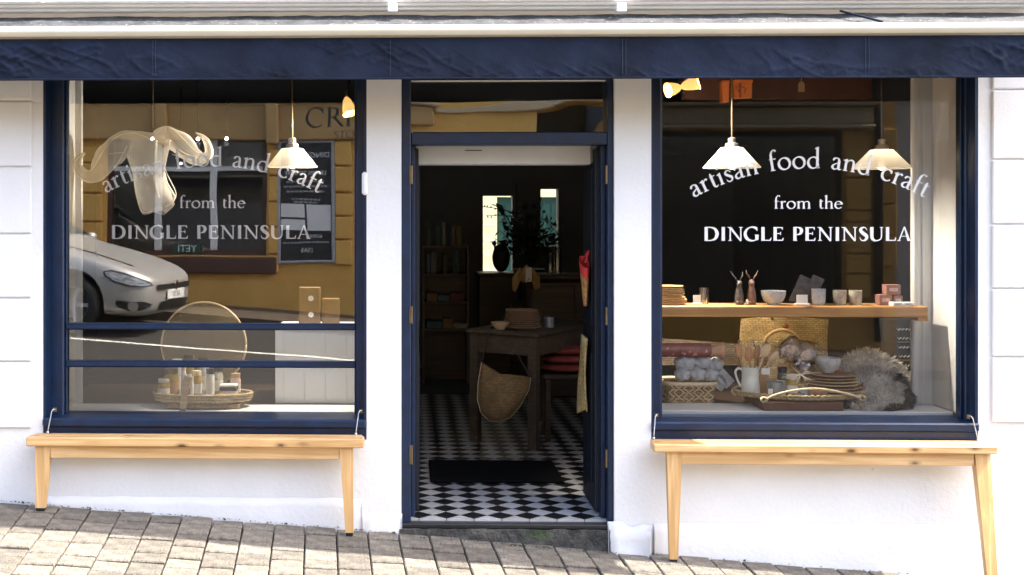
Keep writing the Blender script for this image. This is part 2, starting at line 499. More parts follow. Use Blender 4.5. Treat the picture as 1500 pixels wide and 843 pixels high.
M['black_iron'] = mat('black_iron', (.015,.015,.015), .5, .2, 20)
M['tin'] = mat('dull_tin', (.34,.36,.37), .4, .15, 20, metal=.5)
M['raffia'] = mat('pale_raffia', (.74,.68,.56), .7, .1, 40)
M['pink_pack'] = mat('dusky_pink_pack', (.50,.30,.26), .6, .3, 22, col2=(.74,.62,.56))
M['board_black'] = mat('chalkboard_black', (.018,.018,.018), .5, .2, 5)
M['green_sign'] = mat('green_sign', (.02,.085,.04), .5, .1, 5)
def moss():
    return mat('moss_tuft', (.05,.07,.02), .9, .4, 30)
M['moss'] = moss()
# ---------------------------------------------------------------- lettering: an old-style serif drawn as swelling strokes
def spl(pts, n=7):
    """Catmull-Rom through (x, y, w)"""
    P_ = [Vector(p) for p in pts]
    out = []
    for i in range(len(P_)-1):
        a = P_[max(i-1,0)]; b = P_[i]; c = P_[i+1]; d = P_[min(i+2,len(P_)-1)]
        for k in range(n):
            t = k/n
            out.append(.5*((2*b)+(c-a)*t+(2*a-5*b+4*c-d)*t*t+(3*b-a-3*c+d)*t**3))
    out.append(P_[-1])
    return out
def arc(cx, cy, rx, ry, a0, a1, thick, thin, tilt=18, n=26):
    o = []
    for k in range(n+1):
        a = R(a0+(a1-a0)*k/n)
        w = thin+(thick-thin)*abs(math.cos(a-R(tilt)))**1.5
        o.append(Vector((cx+math.cos(a)*rx, cy+math.sin(a)*ry, w)))
    return o
TK, TN = .090, .038
def st(x, y0, y1, w=TK): return ('s', [Vector((x,y0,w)), Vector((x,y1,w))])
def sf(x, y, l=.085, r=.085): return ('p', [(x-l,y), (x+r,y), (x+r,y+.018), (x+.045,y+.04), (x-.045,y+.04), (x-l,y+.018)] if y < .2 else [(x-l,y-.018), (x-.045,y-.04), (x+.045,y-.04), (x+r,y-.018), (x+r,y), (x-l,y)])
def flag(x, y): return ('p', [(x-TK/2-.075,y-.055), (x-TK/2,y-.075), (x+TK/2,y-.06), (x+TK/2,y+.012), (x,y-.003)])
def cv(*pts): return ('s', spl(pts))
def av(*a): return ('s', arc(*a))
GL = {
 'a': (.40, [cv((.07,.30,.05),(.10,.36,.07),(.18,.39,TN),(.26,.36,.06),(.28,.28,TK),(.28,.07,TK),(.31,.02,.05),(.39,.035,.02)),
             cv((.28,.235,TN),(.17,.20,TN),(.085,.145,.06),(.065,.08,TK),(.11,.025,.06),(.18,.02,TN),(.28,.085,TN))]),
 'r': (.34, [st(.12,0,.37), sf(.12,0,.085,.10), flag(.12,.40), cv((.14,.27,TN),(.20,.355,.035),(.26,.38,.055),(.31,.345,.075))]),
 't': (.29, [cv((.125,.50,.02),(.125,.40,TK),(.125,.10,TK),(.15,.03,.06),(.20,.012,.045),(.275,.05,.02)), ('p', [(.03,.372),(.26,.372),(.26,.402),(.12,.402)])]),
 'i': (.25, [st(.125,0,.37), sf(.125,0), flag(.125,.40), ('s', arc(.12,.565,.024,.024,0,360,.05,.05,0,10))]),
 's': (.34, [cv((.275,.29,.012),(.25,.345,.035),(.18,.385,TN),(.095,.35,.06),(.085,.285,TK),(.16,.215,.085),(.25,.15,TK),(.265,.085,.07),(.22,.025,.045),(.15,.012,TN),(.09,.04,.035),(.06,.11,.012))]),
 'n': (.52, [st(.12,0,.37), sf(.12,0), flag(.12,.40), cv((.14,.29,TN),(.21,.355,.04),(.29,.38,.05),(.37,.345,.07),(.39,.25,TK),(.39,0,TK)), sf(.39,0)]),
 'h': (.52, [st(.12,0,.68), sf(.12,0), flag(.12,.71), cv((.14,.29,TN),(.21,.355,.04),(.29,.38,.05),(.37,.345,.07),(.39,.25,TK),(.39,0,TK)), sf(.39,0)]),
 'm': (.79, [st(.12,0,.37), sf(.12,0), flag(.12,.40), cv((.14,.29,TN),(.21,.355,.04),(.28,.38,.05),(.36,.345,.07),(.385,.25,TK),(.385,0,TK)), sf(.385,0),
             cv((.40,.29,TN),(.47,.355,.04),(.55,.38,.05),(.63,.345,.07),(.655,.25,TK),(.655,0,TK)), sf(.655,0)]),
 'f': (.31, [cv((.135,0,TK),(.135,.45,TK),(.15,.58,.07),(.21,.665,.045),(.27,.68,.045),(.33,.635,.075)), sf(.135,0,.085,.11), ('p', [(.03,.372),(.29,.372),(.29,.402),(.06,.402)])]),
 'o': (.51, [av(.255,.195,.195,.19,0,360,TK+.005,TN)]),
 'd': (.52, [av(.245,.19,.185,.185,25,345,TK,TN), cv((.385,.70,TK),(.385,.08,TK),(.40,.035,.06),(.47,.025,.03)), flag(.385,.71)]),
 'c': (.42, [('s', arc(.235,.195,.185,.185,48,318,TK+.004,TN)), ('s', arc(.345,.315,.018,.018,0,360,.045,.045,0,8))]),
 'e': (.42, [('s', arc(.225,.195,.175,.185,8,322,TK+.002,TN)), ('p', [(.07,.215),(.39,.222),(.39,.25),(.07,.243)])]),
}
def caps(w, t):
    S = lambda x, y0, y1: st(x, y0, y1, w)
    H = .65
    b = w*.5
    return {
 'D': (.76, [S(.14,0,H), sf(.14,0), sf(.14,H), ('s', spl([(.12,H-.015,t),(.36,H-.018,t),(.55,.55,w*.8),(.64,.33,w*1.1),(.56,.11,w*.8),(.36,.018,t),(.12,.015,t)]))]),
 'I': (.34, [S(.17,0,H), sf(.17,0), sf(.17,H)]),
 'N': (.78, [('s', [Vector((.15,0,t+.006)),Vector((.15,H,t+.006))]), sf(.15,0,.10,.10), ('p', [(.02,H),(.02,H-.02),(.10,H-.05),(.60,-.02),(.655,-.02),(.655,.04),(.20,H)]), ('s', [Vector((.64,0,t+.006)),Vector((.64,H,t+.006))]), sf(.64,H,.10,.10)]),
 'G': (.74, [('s', arc(.385,.325,.325,.322,52,308,w,t)), ('p', [(.555,.56),(.60,.46),(.625,.46),(.615,.62),(.585,.62)]), S(.60,.045,.27), sf(.60,.29,.11,.10), ('p', [(.53,.03),(.62,.08),(.64,.06),(.64,.03)])]),
 'L': (.56, [S(.14,0,H), sf(.14,0), sf(.14,H), ('p', [(.12,0),(.50,0),(.535,.16),(.51,.16),(.45,.045),(.12,t)])]),
 'E': (.58, [S(.14,0,H), sf(.14,0), sf(.14,H), ('p', [(.12,0),(.50,0),(.53,.15),(.505,.15),(.44,.045),(.12,t)]), ('p', [(.12,H-t),(.42,H-.045),(.465,H-.13),(.49,H-.13),(.485,H),(.12,H)]), ('p', [(.14,.325),(.36,.325),(.385,.26),(.405,.26),(.405,.43),(.385,.43),(.36,.365),(.14,.36)])]),
 'P': (.56, [S(.14,0,H), sf(.14,0,.085,.11), sf(.14,H), ('s', spl([(.12,H-.016,t),(.27,H-.016,t),(.40,.58,w*.8),(.44,.47,w),(.39,.35,w*.75),(.27,.295,t),(.17,.30,t)]))]),
 'S': (.48, [('s', spl([(.40,.49,.015),(.37,.58,.04),(.27,.637,t),(.15,.59,w*.75),(.12,.49,w),(.22,.365,w*1.05),(.36,.26,w*1.05),(.395,.15,w*.95),(.32,.035,w*.6),(.21,.012,t),(.12,.06,.04),(.075,.18,.015)]))]),
 'U': (.73, [('s', spl([(.15,H,w),(.15,.25,w),(.18,.10,w*.9),(.28,.02,w*.6),(.40,.015,t),(.54,.08,t),(.59,.22,t+.005),(.59,H,t+.005)])), sf(.15,H), sf(.59,H)]),
 'A': (.70, [('s', [Vector((.10,0,t+.004)),Vector((.345,H,t+.004))]), ('p', [(.56-b,0),(.56+b,0),(.375,H+.03),(.325,H+.01)]), ('p', [(.17,.20),(.49,.20),(.49,.232),(.17,.232)]), sf(.10,0), sf(.575,0,.10,.10)]),
 'C': (.66, [('s', arc(.36,.325,.30,.322,48,312,w,t)), ('p', [(.53,.56),(.575,.46),(.60,.46),(.59,.62),(.56,.62)])]),
 'R': (.62, [S(.14,0,H), sf(.14,0), sf(.14,H), ('s', spl([(.12,H-.016,t),(.27,H-.016,t),(.39,.59,w*.8),(.42,.49,w),(.37,.39,w*.7),(.27,.335,t),(.17,.335,t)])), ('p', [(.26,.34),(.34,.36),(.64,.02),(.64,0),(.54,0)])]),
 'T': (.62, [S(.31,0,H), sf(.31,0), ('p', [(.05,H),(.57,H),(.585,H-.15),(.56,H-.15),(.52,H-.045),(.10,H-.045),(.06,H-.15),(.035,H-.15)])]),
 'O': (.76, [av(.38,.325,.315,.318,0,360,w,t)]),
 'Y': (.62, [S(.31,0,.30), sf(.31,0), ('p', [(.06,H),(.16,H),(.35,.28),(.27,.28)]), ('p', [(.52,H),(.55,H),(.35,.28),(.31,.28)])]),
}
CAPB, CAPR = caps(.150, .052), caps(.095, .036)
def glyph(mb, strokes, T, layer):
    """T maps (x, y) of the letter to a world point at layer depth"""
    for kind, pts in strokes:
        if kind == 'p':
            mb.add([T(x, y, layer[0]) for x, y in pts], [list(range(len(pts)))])
        else:
            vs, fs = [], []
            n = len(pts)
            for i, p in enumerate(pts):
                a = pts[max(i-1,0)]; c = pts[min(i+1,n-1)]
                t = Vector((c.x-a.x, c.y-a.y)); t = t.normalized() if t.length > 1e-6 else Vector((1,0))
                q = Vector((-t.y, t.x))*p.z*.5
                vs += [T(p.x+q.x, p.y+q.y, layer[0]), T(p.x-q.x, p.y-q.y, layer[0])]
            for i in range(n-1): fs.append([2*i, 2*i+1, 2*i+3, 2*i+2])
            mb.add(vs, fs)
        layer[0] += 1
SPC = .33
def font_of(ch, bold): return (CAPB if bold else CAPR).get(ch) or GL.get(ch)
def text_width(s, bold): return sum(SPC if c == ' ' else font_of(c, bold)[0] for c in s)
def straight(par, m, s, x0, x1, zb, y, bold=False, step=-3e-5, mirror=False):
    w = text_width(s, bold); k = (x1-x0)/w; pen = 0; lay = [0]
    for c in s:
        if c == ' ': pen += SPC; continue
        adv, g = font_of(c, bold); mb = MB(); lay = [0]
        glyph(mb, g, lambda gx, gy, l, pen=pen: Vector((x0+(pen+gx)*k, y+l*step, zb+gy*abs(k)*.98)), lay)
        obj('letter', mb, m, parent=par)
        pen += adv
def arched(par, m, s, cx, cz, rad, a0, a1, y, step=-3e-5):
    """baseline on a circle about (cx, cz); angles from the vertical"""
    w = text_width(s, False); k = rad*(a1-a0)/w; pen = 0; lay = [0]
    for c in s:
        if c == ' ': pen += SPC; continue
        adv, g = font_of(c, False); mb = MB(); lay = [0]
        th = a0+(pen+adv/2)*k/rad
        def T(gx, gy, l, th=th, adv=adv):
            u = (gx-adv/2)*k; v = rad+gy*k*1.08
            return Vector((cx+math.sin(th)*v+math.cos(th)*u, y+l*step, cz+math.cos(th)*v-math.sin(th)*u))
        glyph(mb, g, T, lay)
        obj('letter', mb, m, parent=par)
        pen += adv
def plain_text(s, size, name='lettering', mirror=False):
    """built-in sans lettering as a flat mesh in x-z, centred"""
    c = bpy.data.curves.new(name, 'FONT'); c.body = s; c.size = size; c.align_x = 'CENTER'; c.align_y = 'CENTER'
    o = bpy.data.objects.new(name, c); COL.objects.link(o)
    me = bpy.data.meshes.new_from_object(o.evaluated_get(bpy.context.evaluated_depsgraph_get()))
    mb = MB(); mb.add([((v.co.x), 0, v.co.y) for v in me.vertices], [list(p.vertices) for p in me.polygons])
    bpy.data.objects.remove(o); bpy.data.meshes.remove(me)
    return mb

# ---------------------------------------------------------------- ground, pavement, road
def gz(x, y):
    base = -.06 - .0725*max(min(x, 9), -9)
    y = max(y, -60)
    if y >= -1.72: return base + .05*min(y, 0)
    if y >= -9.0: return base - .086 - .12 + .03*(-1.72-y)
    return base - .206 + .2184 + .12 + .02*(-9.0-y)
GS = bpy.data.objects
ground = obj('ground', MB().grid(lambda u, v: Vector((-120+240*u, -130+260*v, -1.6)), 4, 4), M['asphalt'], kind='structure')
road = obj('road', MB().grid(lambda u, v: Vector((-30+60*u, -9.0+7.28*v, gz(-30+60*u, -9.0+7.2799*v))), 60, 10), M['asphalt'], kind='structure')
def strip(y0, y1, x0, x1, dz, n=24):
    return MB().grid(lambda u, v: Vector((x0+(x1-x0)*u, y0+(y1-y0)*v, gz(x0+(x1-x0)*u, y0+(y1-y0)*v)+dz)), n, 1)
obj('road_marking', strip(-7.0, -6.9, -14, .6, .004), M['paint_line'], parent=road, label='pale painted parking line along the far side of the road')
pave = obj('pavement', strip(-1.60, .0, -30, 30, -.052, 60), M['grout'], kind='structure')
def kerb(y0, y1, name):
    mb = MB()
    for i in range(-26, 26):
        x0, x1 = i*.9+.004, i*.9+.896
        vs = []
        for x in (x0, x1):
            yy = y1 if abs(y1) < abs(y0) else y0
            for y in (y0, y1):
                zt = gz(x, -1.6 if yy > -5 else -9.2)
                vs += [Vector((x, y, zt-.3)), Vector((x, y, zt))]
        mb.add(vs, [(0,1,3,2),(4,6,7,5),(1,5,7,3),(0,4,5,1),(2,3,7,6)])
    return mb
kb = obj('kerb', kerb(-1.72, -1.60, 'kerb'), M['kerb'], kind='structure')
kb2 = obj('far_kerb', kerb(-9.12, -9.0, 'kerb'), M['far_paving'], kind='structure')
obj('far_pavement', strip(-10.6, -9.12, -30, 30, 0, 60), M['far_paving'], kind='structure')
# individual stone setts in strips that run out from the wall
PW = .161
sett_meshes = {}
def sett_mesh(L):
    k = round(L, 2)
    if k not in sett_meshes:
        mb = MB(); w, l, c = PW/2-.0034, L/2-.0060, .005
        top = [(-w+c,-l+c,0), (w-c,-l+c,0), (w-c,l-c,0), (-w+c,l-c,0)]
        mid = [(-w,-l,-c), (w,-l,-c), (w,l,-c), (-w,l,-c)]
        bot = [(-w,-l,-.06), (w,-l,-.06), (w,l,-.06), (-w,l,-.06)]
        fs = [(0,1,2,3)]
        for i in range(4):
            j = (i+1) % 4
            fs += [(i, 4+i, 4+j, j), (4+i, 8+i, 8+j, 4+j)]
        mb.add(top+mid+bot, fs)
        sett_meshes[k] = mesh_of(mb, 'paver', M['paver'])
    return sett_meshes[k]
rest = MB()
SK = .074
slope = Euler((math.atan(.05), math.atan(.0725), 0))
npv = 0
for i in range(-60, 62):
    xc = i*PW+.03
    y = -.003 + rnd.uniform(-.01, 0)
    first = True
    while y > -1.58:
        L = rnd.choice([.11, .13, .15, .16, .18, .21])
        if first: L = rnd.choice([.12, .16, .2]); first = False
        L = min(L, y+1.6)
        yc = y - L/2
        inview = -2.55 < xc < 2.75 and yc > -1.12
        xs = xc - yc*SK
        zc = gz(xs, yc)+rnd.uniform(-.007, .004)
        rot = Euler((slope.x+R(rnd.uniform(-1.3,1.3)), slope.y+R(rnd.uniform(-1.4,1.4)), math.atan(SK)+R(rnd.uniform(-.8,.8))))
        if inview and L > .05 and npv < 300:
            o = bpy.data.objects.new('paver', sett_mesh(L)); COL.objects.link(o)
            o.parent = pave; o.location = (xs, yc, zc); o.rotation_euler = rot; npv += 1
        elif abs(xc) < 8:
            T = Matrix.Translation((xs, yc, zc)) @ rot.to_matrix().to_4x4()
            w, l, c = PW/2-.004, L/2-.004, .008
            rest.add([T @ Vector(v) for v in [(-w+c,-l+c,0),(w-c,-l+c,0),(w-c,l-c,0),(-w+c,l-c,0),(-w,-l,-.03),(w,-l,-.03),(w,l,-.03),(-w,l,-.03)]],
                     [(0,1,2,3),(0,4,5,1),(1,5,6,2),(2,6,7,3),(3,7,4,0)])
        y -= L
obj('paver', rest, M['paver'], parent=pave, kind='stuff')
# moss and grit gathered where the paving meets the wall
mb = MB()
for k in range(130):
    x = rnd.uniform(-2.3, 2.7); y = -.004-abs(rnd.gauss(0, .012)); s = rnd.uniform(.003, .008)
    if .02 < x < 1.08: y -= .05
    if rnd.random() < .25: y = -rnd.uniform(.02, .9); s *= .6; x = round((x-.03)/PW-.5)*PW+.03+PW*.5
    c = Vector((x, y, gz(x, y)))
    for q in range(3):
        a = rnd.uniform(0, 6.28); d = Vector((math.cos(a), math.sin(a), 0))*s
        mb.add([c-d, c+d, c+Vector((rnd.uniform(-s,s), 0, s*rnd.uniform(.6,1.6)))], [(0,1,2)])
grit = MB()
for k in range(900):
    x = rnd.uniform(-2.4, 2.8); y = -.003-abs(rnd.gauss(0, .008)); s = rnd.uniform(.0015, .0045)
    if .0 < x < 1.1: y -= .045
    if rnd.random() < .35: x, y, s = rnd.uniform(-2.4, 2.7), -rnd.uniform(.01, .95), s*.7
    c = Vector((x, y, gz(x, y)+.001))
    grit.add([c+Vector((-s,0,0)), c+Vector((s*.8,-s*.5,0)), c+Vector((s*.3,s*.9,0)), c+Vector((0,0,s*.9))], [(0,1,3),(1,2,3),(2,0,3)])
obj('grit', grit, M['grout'], kind='stuff')
moss_o = obj('moss', mb, M['moss'], kind='stuff')

# ---------------------------------------------------------------- the shop building
xL0, xL1, xD0, xD1, xR0, xR1 = X(63), X(537), X(588), X(900), X(954), X(1433)
xBL, xBR = X(47), X(1452)
zSL, zSR = Z(633, 0, 300), Z(640, 0, 1200)
WT = .35
shop = thing('shop_building', 'white rendered shopfront with navy timber windows and an open central doorway', 'building', (0,0,0))
def wall(name, *bx, m='render', b=0.0, label=None, par=shop):
    return obj(name, MB().box(*bx, b=b), M[m], parent=par, label=label)
TOPZ = 5.0
wall('wall', -6.0, xL0, 0, WT, -.8, TOPZ)
wall('wall', xR1, 6.0, 0, WT, -.8, TOPZ)
wall('pier', xL1, xD0, 0, WT, -.8, 2.60)
wall('pier', xD1, xR0, 0, WT, -.8, 2.60)
wall('stall_riser', xL0, xL1, 0, .15, -.8, zSL-.037)
wall('stall_riser', xR0, xR1, 0, .15, -.8, zSR-.037)
wall('lintel', xL0, xR1, 0, WT, 2.60, TOPZ)
wall('door_foundation', xD0, xD1, .06, WT, -.8, -.03, m='step')
# rusticated blocks beside the windows: each one proud of the margin, joints recessed
def block_col(xe, dirn, joints, pxr):
    zs = [Z(p, 0, pxr) for p in joints]
    out = [zs[0]+.34*k for k in (4,3,2,1)]
    zs = out[:4] + zs
    k = 0
    for a, bz in zip(zs[:-1], zs[1:]):
        if a > 2.62: continue
        for c in range(3):
            w = .62
            x0 = xe + dirn*(c*w+.004 if c else 0); x1 = xe + dirn*((c+1)*w-.004)
            o = obj('wall_block', MB().box(x0, x1, -.014, -.0005, bz+.004, a-.004, b=.006), M['render_clean'], parent=shop)
        k += 1
block_col(xBL, -1, [60, 148, 245, 343, 437, 530, 628], 20)
block_col(xBR, 1, [40, 132, 234, 329, 423, 523, 620], 1475)
# plinths: a low one left, a bolder lumpy one at the door's right pier, a long one under the right window
def lumpy(name, x0, x1, y0, z0f, z1, amp=.006, m='render'):
    nx = max(6, int((x1-x0)/.025)); nz = 12
    mb = MB()
    def fn(u, v):
        x = x0+(x1-x0)*u; z = z0f+(z1-z0f)*min(v/.9, 1)
        y = y0 if v < .9 else -.0015
        w = noise.noise(Vector((x*9, 3.1, z*9)))*amp+noise.noise(Vector((x*22, 7, z*22)))*amp*.25
        edge = min(1, 8*u, 8*(1-u), 6*(1-v)+.05)
        return Vector((x, (y+w*(1 if v < .9 else 0)-abs(w)*.2) if edge > .02 else -.0015, z+(w*1.5 if v > .8 else 0)))
    mb.grid(fn, nx, nz)
    b0 = len(mb.v)
    for xx in (x0, x1):       # returns to the wall
        mb.add([(xx, y0-.002, z0f), (xx, .01, z0f), (xx, .01, z1), (xx, y0-.002, z1-.02)], [(0,1,2,3)])
    return obj(name, mb, M[m], parent=shop, smooth=True)
lumpy('plinth', xD1-.035, xR0+.01, -.045, -.5, Z(766, 0, 925), .030)
lumpy('plinth', xL1-.02, xD0+.004, -.012, -.5, Z(752, 0, 560), .007)
lumpy('plinth', xR0+.012, 5.9, -.012, -.7, Z(768, 0, 1250), .003)
lumpy('plinth', xL0+.01, xL1-.022, -.006, -.5, .12, .004)
# cornice and gutter board over the awning
obj('cornice', MB().box(-6, 6, -.07, -.001, Z(15,-.07), Z(9,-.07), b=.006).box(-6, 6, -.10, -.001, Z(9,-.1)+.002, Z(3,-.1), b=.006).box(-6, 6, -.13, -.001, Z(3,-.13)+.002, Z(3,-.13)+.09, b=.01), M['white_gloss'], parent=shop)
for px in (62,):
    obj('cornice_joint', MB().box(X(px,-.14)-.006, X(px,-.14)+.006, -.139, -.131, Z(3,-.13)+.004, Z(3,-.13)+.085), M['white_gloss'], parent=shop)
obj('wall_box', MB().box(X(530,-.03), xL1+.006, -.035, -.001, Z(286,-.03), Z(252,-.03), b=.01), M['white_gloss'], parent=shop, label='small white box on the pier edge beside the window')
# upper storey closes the building so the sun falls as in the street
obj('upper_wall', MB().box(-6, 6, 6.55, 6.75, -.8, TOPZ).box(-6.2, -6, 0, 6.75, -.8, TOPZ).box(6, 6.2, 0, 6.75, -.8, TOPZ), M['render'], parent=shop) if False else None

# ---- shop windows
def shop_window(label, xa, xb, pxg, pyg, zs, gmat, bars=()):
    w = bpy.data.objects.new('shop_window', None); COL.objects.link(w); w.parent = shop; w['label'] = label
    _W[w] = Vector((0,0,0))
    gx0, gx1 = X(pxg[0], YG-.02), X(pxg[1], YG-.02)
    gz0 = Z(pyg, YG-.02, sum(pxg)/2)
    zt = 2.50
    f = M['blue']
    obj('lining', MB().box(xa+.0005, xa+.014, .003, .092, gz0-.03, zt), f, parent=w)
    obj('lining', MB().box(xb-.014, xb-.0005, .003, .092, gz0-.03, zt), f, parent=w)
    obj('stile', MB().box(xa+.0005, gx0, .094, .205, gz0-.03, zt, b=.006), f, parent=w)
    obj('stile', MB().box(gx1, xb-.0005, .094, .205, gz0-.03, zt, b=.006), f, parent=w)
    obj('bead', MB().box(gx0+.0005, gx0+.010, .125, .143, gz0, zt-.1, b=.003), f, parent=w)
    obj('bead', MB().box(gx1-.010, gx1-.0005, .125, .143, gz0, zt-.1, b=.003), f, parent=w)
    obj('head_rail', MB().box(xa+.0005, xb-.0005, .07, .205, zt+.001, 2.599, b=.006), f, parent=w)
    obj('sill', MB().box(xa+.002, xb-.002, -.022, .235, gz0-.045, gz0-.001, b=.008), f, parent=w)
    obj('apron_board', MB().box(xa+.002, xb-.002, .000, .14, zs-.035, gz0-.046, b=.004), f, parent=w)
    for py in bars:
        zc = Z(py, YG-.02, sum(pxg)/2)
        obj('glazing_bar', MB().box(gx0+.001, gx1-.001, .118, .182, zc-.017, zc+.017, b=.007), f, parent=w)
    obj('glass_pane', MB().box(gx0+.0007, gx1-.0007, YG-.0015, YG+.0015, gz0+.001, zt-.001), gmat, parent=w)
    return w, gx0, gx1, gz0
M['glass_l'] = glass('window_glass', .125, .0004, 2.2)
M['glass_r'] = glass('window_glass_clear', .026, .00006, 2.0)
M['glass_t'] = glass('old_window_glass', .13, .012, 1.6)
wl, gxl0, gxl1, gzl = shop_window('navy window with two glazing bars low down and a horned ornament behind', xL0, xL1, (96, 522), 607, zSL, M['glass_l'], (479, 534))
wr, gxr0, gxr1, gzr = shop_window('navy window with a plank shelf of pottery behind clear glass', xR0, xR1, (967, 1409), 612, zSR, M['glass_r'])
def letters(par, px_arc, apex_py, rad_px, px_from, py_from, px_d, py_d, yl=YG+.0025, stp=3e-5):
    s = SC(yl)
    cx = X((px_arc[0]+px_arc[1])/2, yl); zc = Z(apex_py, yl, px_arc[0])-rad_px/s
    half = math.asin((px_arc[1]-px_arc[0])/2/rad_px)
    arched(par, M['vinyl'], 'artisan food and craft', cx, zc, rad_px/s, -half, half, yl, stp)
    straight(par, M['vinyl'], 'from the', X(px_from[0], yl), X(px_from[1], yl), Z(py_from, yl, px_from[0]), yl, False, stp)
    straight(par, M['vinyl'], 'DINGLE PENINSULA', X(px_d[0], yl), X(px_d[1], yl), Z(py_d, yl, px_d[0]), yl, True, stp)
letters(wl, (153, 468), 244, 330, (262, 359), 305, (162, 456), 350)
letters(wr, (1019, 1351), 247, 340, (1133, 1234), 306, (1030, 1336), 353, YG-.0025, -3e-5)

# ---- doorway
dw = bpy.data.objects.new('doorway', None); COL.objects.link(dw); dw.parent = shop; dw['label'] = 'navy door frame with a fanlight above the open doorway'; _W[dw] = Vector((0,0,0))
b = M['blue']
zt0, zt1 = Z(213, .05, 740), Z(194, .05, 740)
obj('jamb', MB().box(xD0+.0005, X(602, .05), .02, .17, -.029, 2.50, b=.006), b, parent=dw)
obj('jamb', MB().box(X(889, .05), xD1-.0005, .02, .17, -.029, 2.50, b=.006), b, parent=dw)
jl, jr = X(602, .05), X(889, .05)
obj('door_stop', MB().box(jl+.0005, jl+.022, .09, .168, -.029, zt0, b=.003), b, parent=dw)
obj('door_stop', MB().box(jr-.022, jr-.0005, .09, .168, -.029, zt0, b=.003), b, parent=dw)
obj('transom_rail', MB().box(jl+.0005, jr-.0005, .025, .169, zt0+.001, zt1, b=.006), b, parent=dw)
obj('head_rail', MB().box(xD0+.0005, xD1-.0005, .02, .17, 2.501, 2.599, b=.006), b, parent=dw)
obj('glazing_bead', MB().box(jl+.001, jr-.001, .07, .085, Z(119.5, .07, 740), Z(117.8, .07, 740)), M['white_gloss'], parent=dw)
obj('glass_pane', MB().box(jl+.0005, jr-.0005, .10, .103, zt1+.001, 2.50), M['glass_t'], parent=dw)
obj('shutter_box', MB().box(X(608,.24), X(866,.24), .24, .40, Z(241,.24,740), Z(212,.24,740)+.06, b=.005).box(X(866,.24)+.001, X(876,.24), .26, .40, Z(238,.24,740), Z(214,.24,740)+.06, b=.004), M['plaster'], parent=dw, label='pale grey shutter box across the top of the doorway')
obj('slot', MB().box(X(681,.24), X(706,.24), .2385, .2398, Z(221.3,.24,740), Z(220,.24,740)), M['black_plastic'], parent=dw)
for px, yy, pys in ((601.5, .012, ((243, 270), (449, 474), (652, 680))), (884.5, .03, ((243, 270), (450, 476), (658, 684)))):
    for a, c in pys:
        mb = MB()
        xx = X(px, .02)
        if px < 700: mb.box(xx-.006, xx+.006, .012, .0195, Z(c,.02), Z(a,.02), b=.002).tube([(xx+.007, .012, Z(c,.02)), (xx+.007, .012, Z(a,.02))], .005, 8)
        else: mb.box(jr-.004, jr-.0008, .03, .085, Z(c,.02), Z(a,.02), b=.001).tube([(jr-.006, .028, Z(c,.02)), (jr-.006, .028, Z(a,.02))], .006, 8)
        obj('hinge', mb, M['brass'], parent=dw)
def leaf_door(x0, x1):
    d = obj('door_leaf', MB().box(x0, x1, .176, .60, .012, zt0-.01, b=.005), M['blue_shaded'], parent=dw)
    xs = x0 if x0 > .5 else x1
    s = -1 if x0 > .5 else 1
    obj('door_panel', MB().box(xs, xs+s*.006, .25, .53, .15, .85, b=.004), M['blue_shaded'], parent=d)
    obj('door_panel', MB().box(xs, xs+s*.006, .25, .53, 1.0, 1.85, b=.004), M['blue_shaded'], parent=d)
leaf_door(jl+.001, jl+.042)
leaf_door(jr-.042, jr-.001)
# threshold: tile edge, dark step, rough footing stone
obj('threshold', MB().box(xD0+.002, xD1-.002, .0, .06, Z(775,0,740), -.012, b=.004), M['tile_black'], parent=shop)
mb = MB()
def stepf(u, v):
    x = xD0-.01+(xD1-xD0+.03)*u
    top = Z(775, 0, 740)-.003
    z = top-(.38)*max(0, (v-.25)/.75)
    y = .05-.06*min(1, v/.25)-.012*max(0, v-.25)
    p = Vector((x, y, z))
    return p+Vector((0, -abs(noise.noise(p*24))*.02-abs(noise.noise(p*70))*.008, noise.noise(p*18)*.008))
mb.grid(stepf, 70, 16)
obj('footing_stone', mb, M['step'], parent=shop, smooth=30)

# ---------------------------------------------------------------- awning
PR = .444
aw0, aw1 = -6.2, 3.15
awn = thing('awning', 'navy canvas awning with a cream front bar above both shop windows', 'awning', (0, 0, 2.4))
zb0, zb1 = Z(54, -PR, 740), Z(36, -PR, 740)
mb = MB()
prof = [(-.0, 0), (-.024, .006), (-.034, .022), (-.034, .038), (-.024, .054), (0, .060), (.035, .060), (.035, 0)]
kz = (zb1-zb0)/.060
n = len(prof)
for xx in (aw0, aw1): mb.v += [Vector((xx, -PR+p[0], zb0+p[1]*kz)) for p in prof]
mb.f += [[i, (i+1)%n, n+(i+1)%n, n+i] for i in range(n)] + [list(range(n)), list(range(n, 2*n))]
mb.m += [0]*(n+2)
obj('front_bar', mb, M['cream_metal'], parent=awn, smooth=35)
zv0, zv1 = Z(114, -PR, 740), zb0-.002
def wr_(x, t):
    s = 0
    for (fx, ft, a, sc) in ((2.1, 1.6, .007, 1.0), (7, 2.6, .0036, 2.0), (19, 5.5, .0016, 3.7)):
        s += noise.noise(Vector((x*fx - t*ft*.35, t*ft*.6, sc)))*a
    r = 1-abs(noise.noise(Vector((x*7.3-t*2.2, t*1.3, 9.1))))*2.2
    mk = max(0, .35+noise.noise(Vector((x*1.7, t*1.2, 31)))*1.3)
    s += max(0, r-.70)*.034*mk
    r = 1-abs(noise.noise(Vector((x*10+t*2.6, t*2.1, 4.7))))*2.2
    s += max(0, r-.72)*.034*mk
    r = 1-abs(noise.noise(Vector((x*17-t*1.2, t*2.5, 2.3))))*2.4
    s += max(0, r-.74)*.024*mk
    return s
mb = MB()
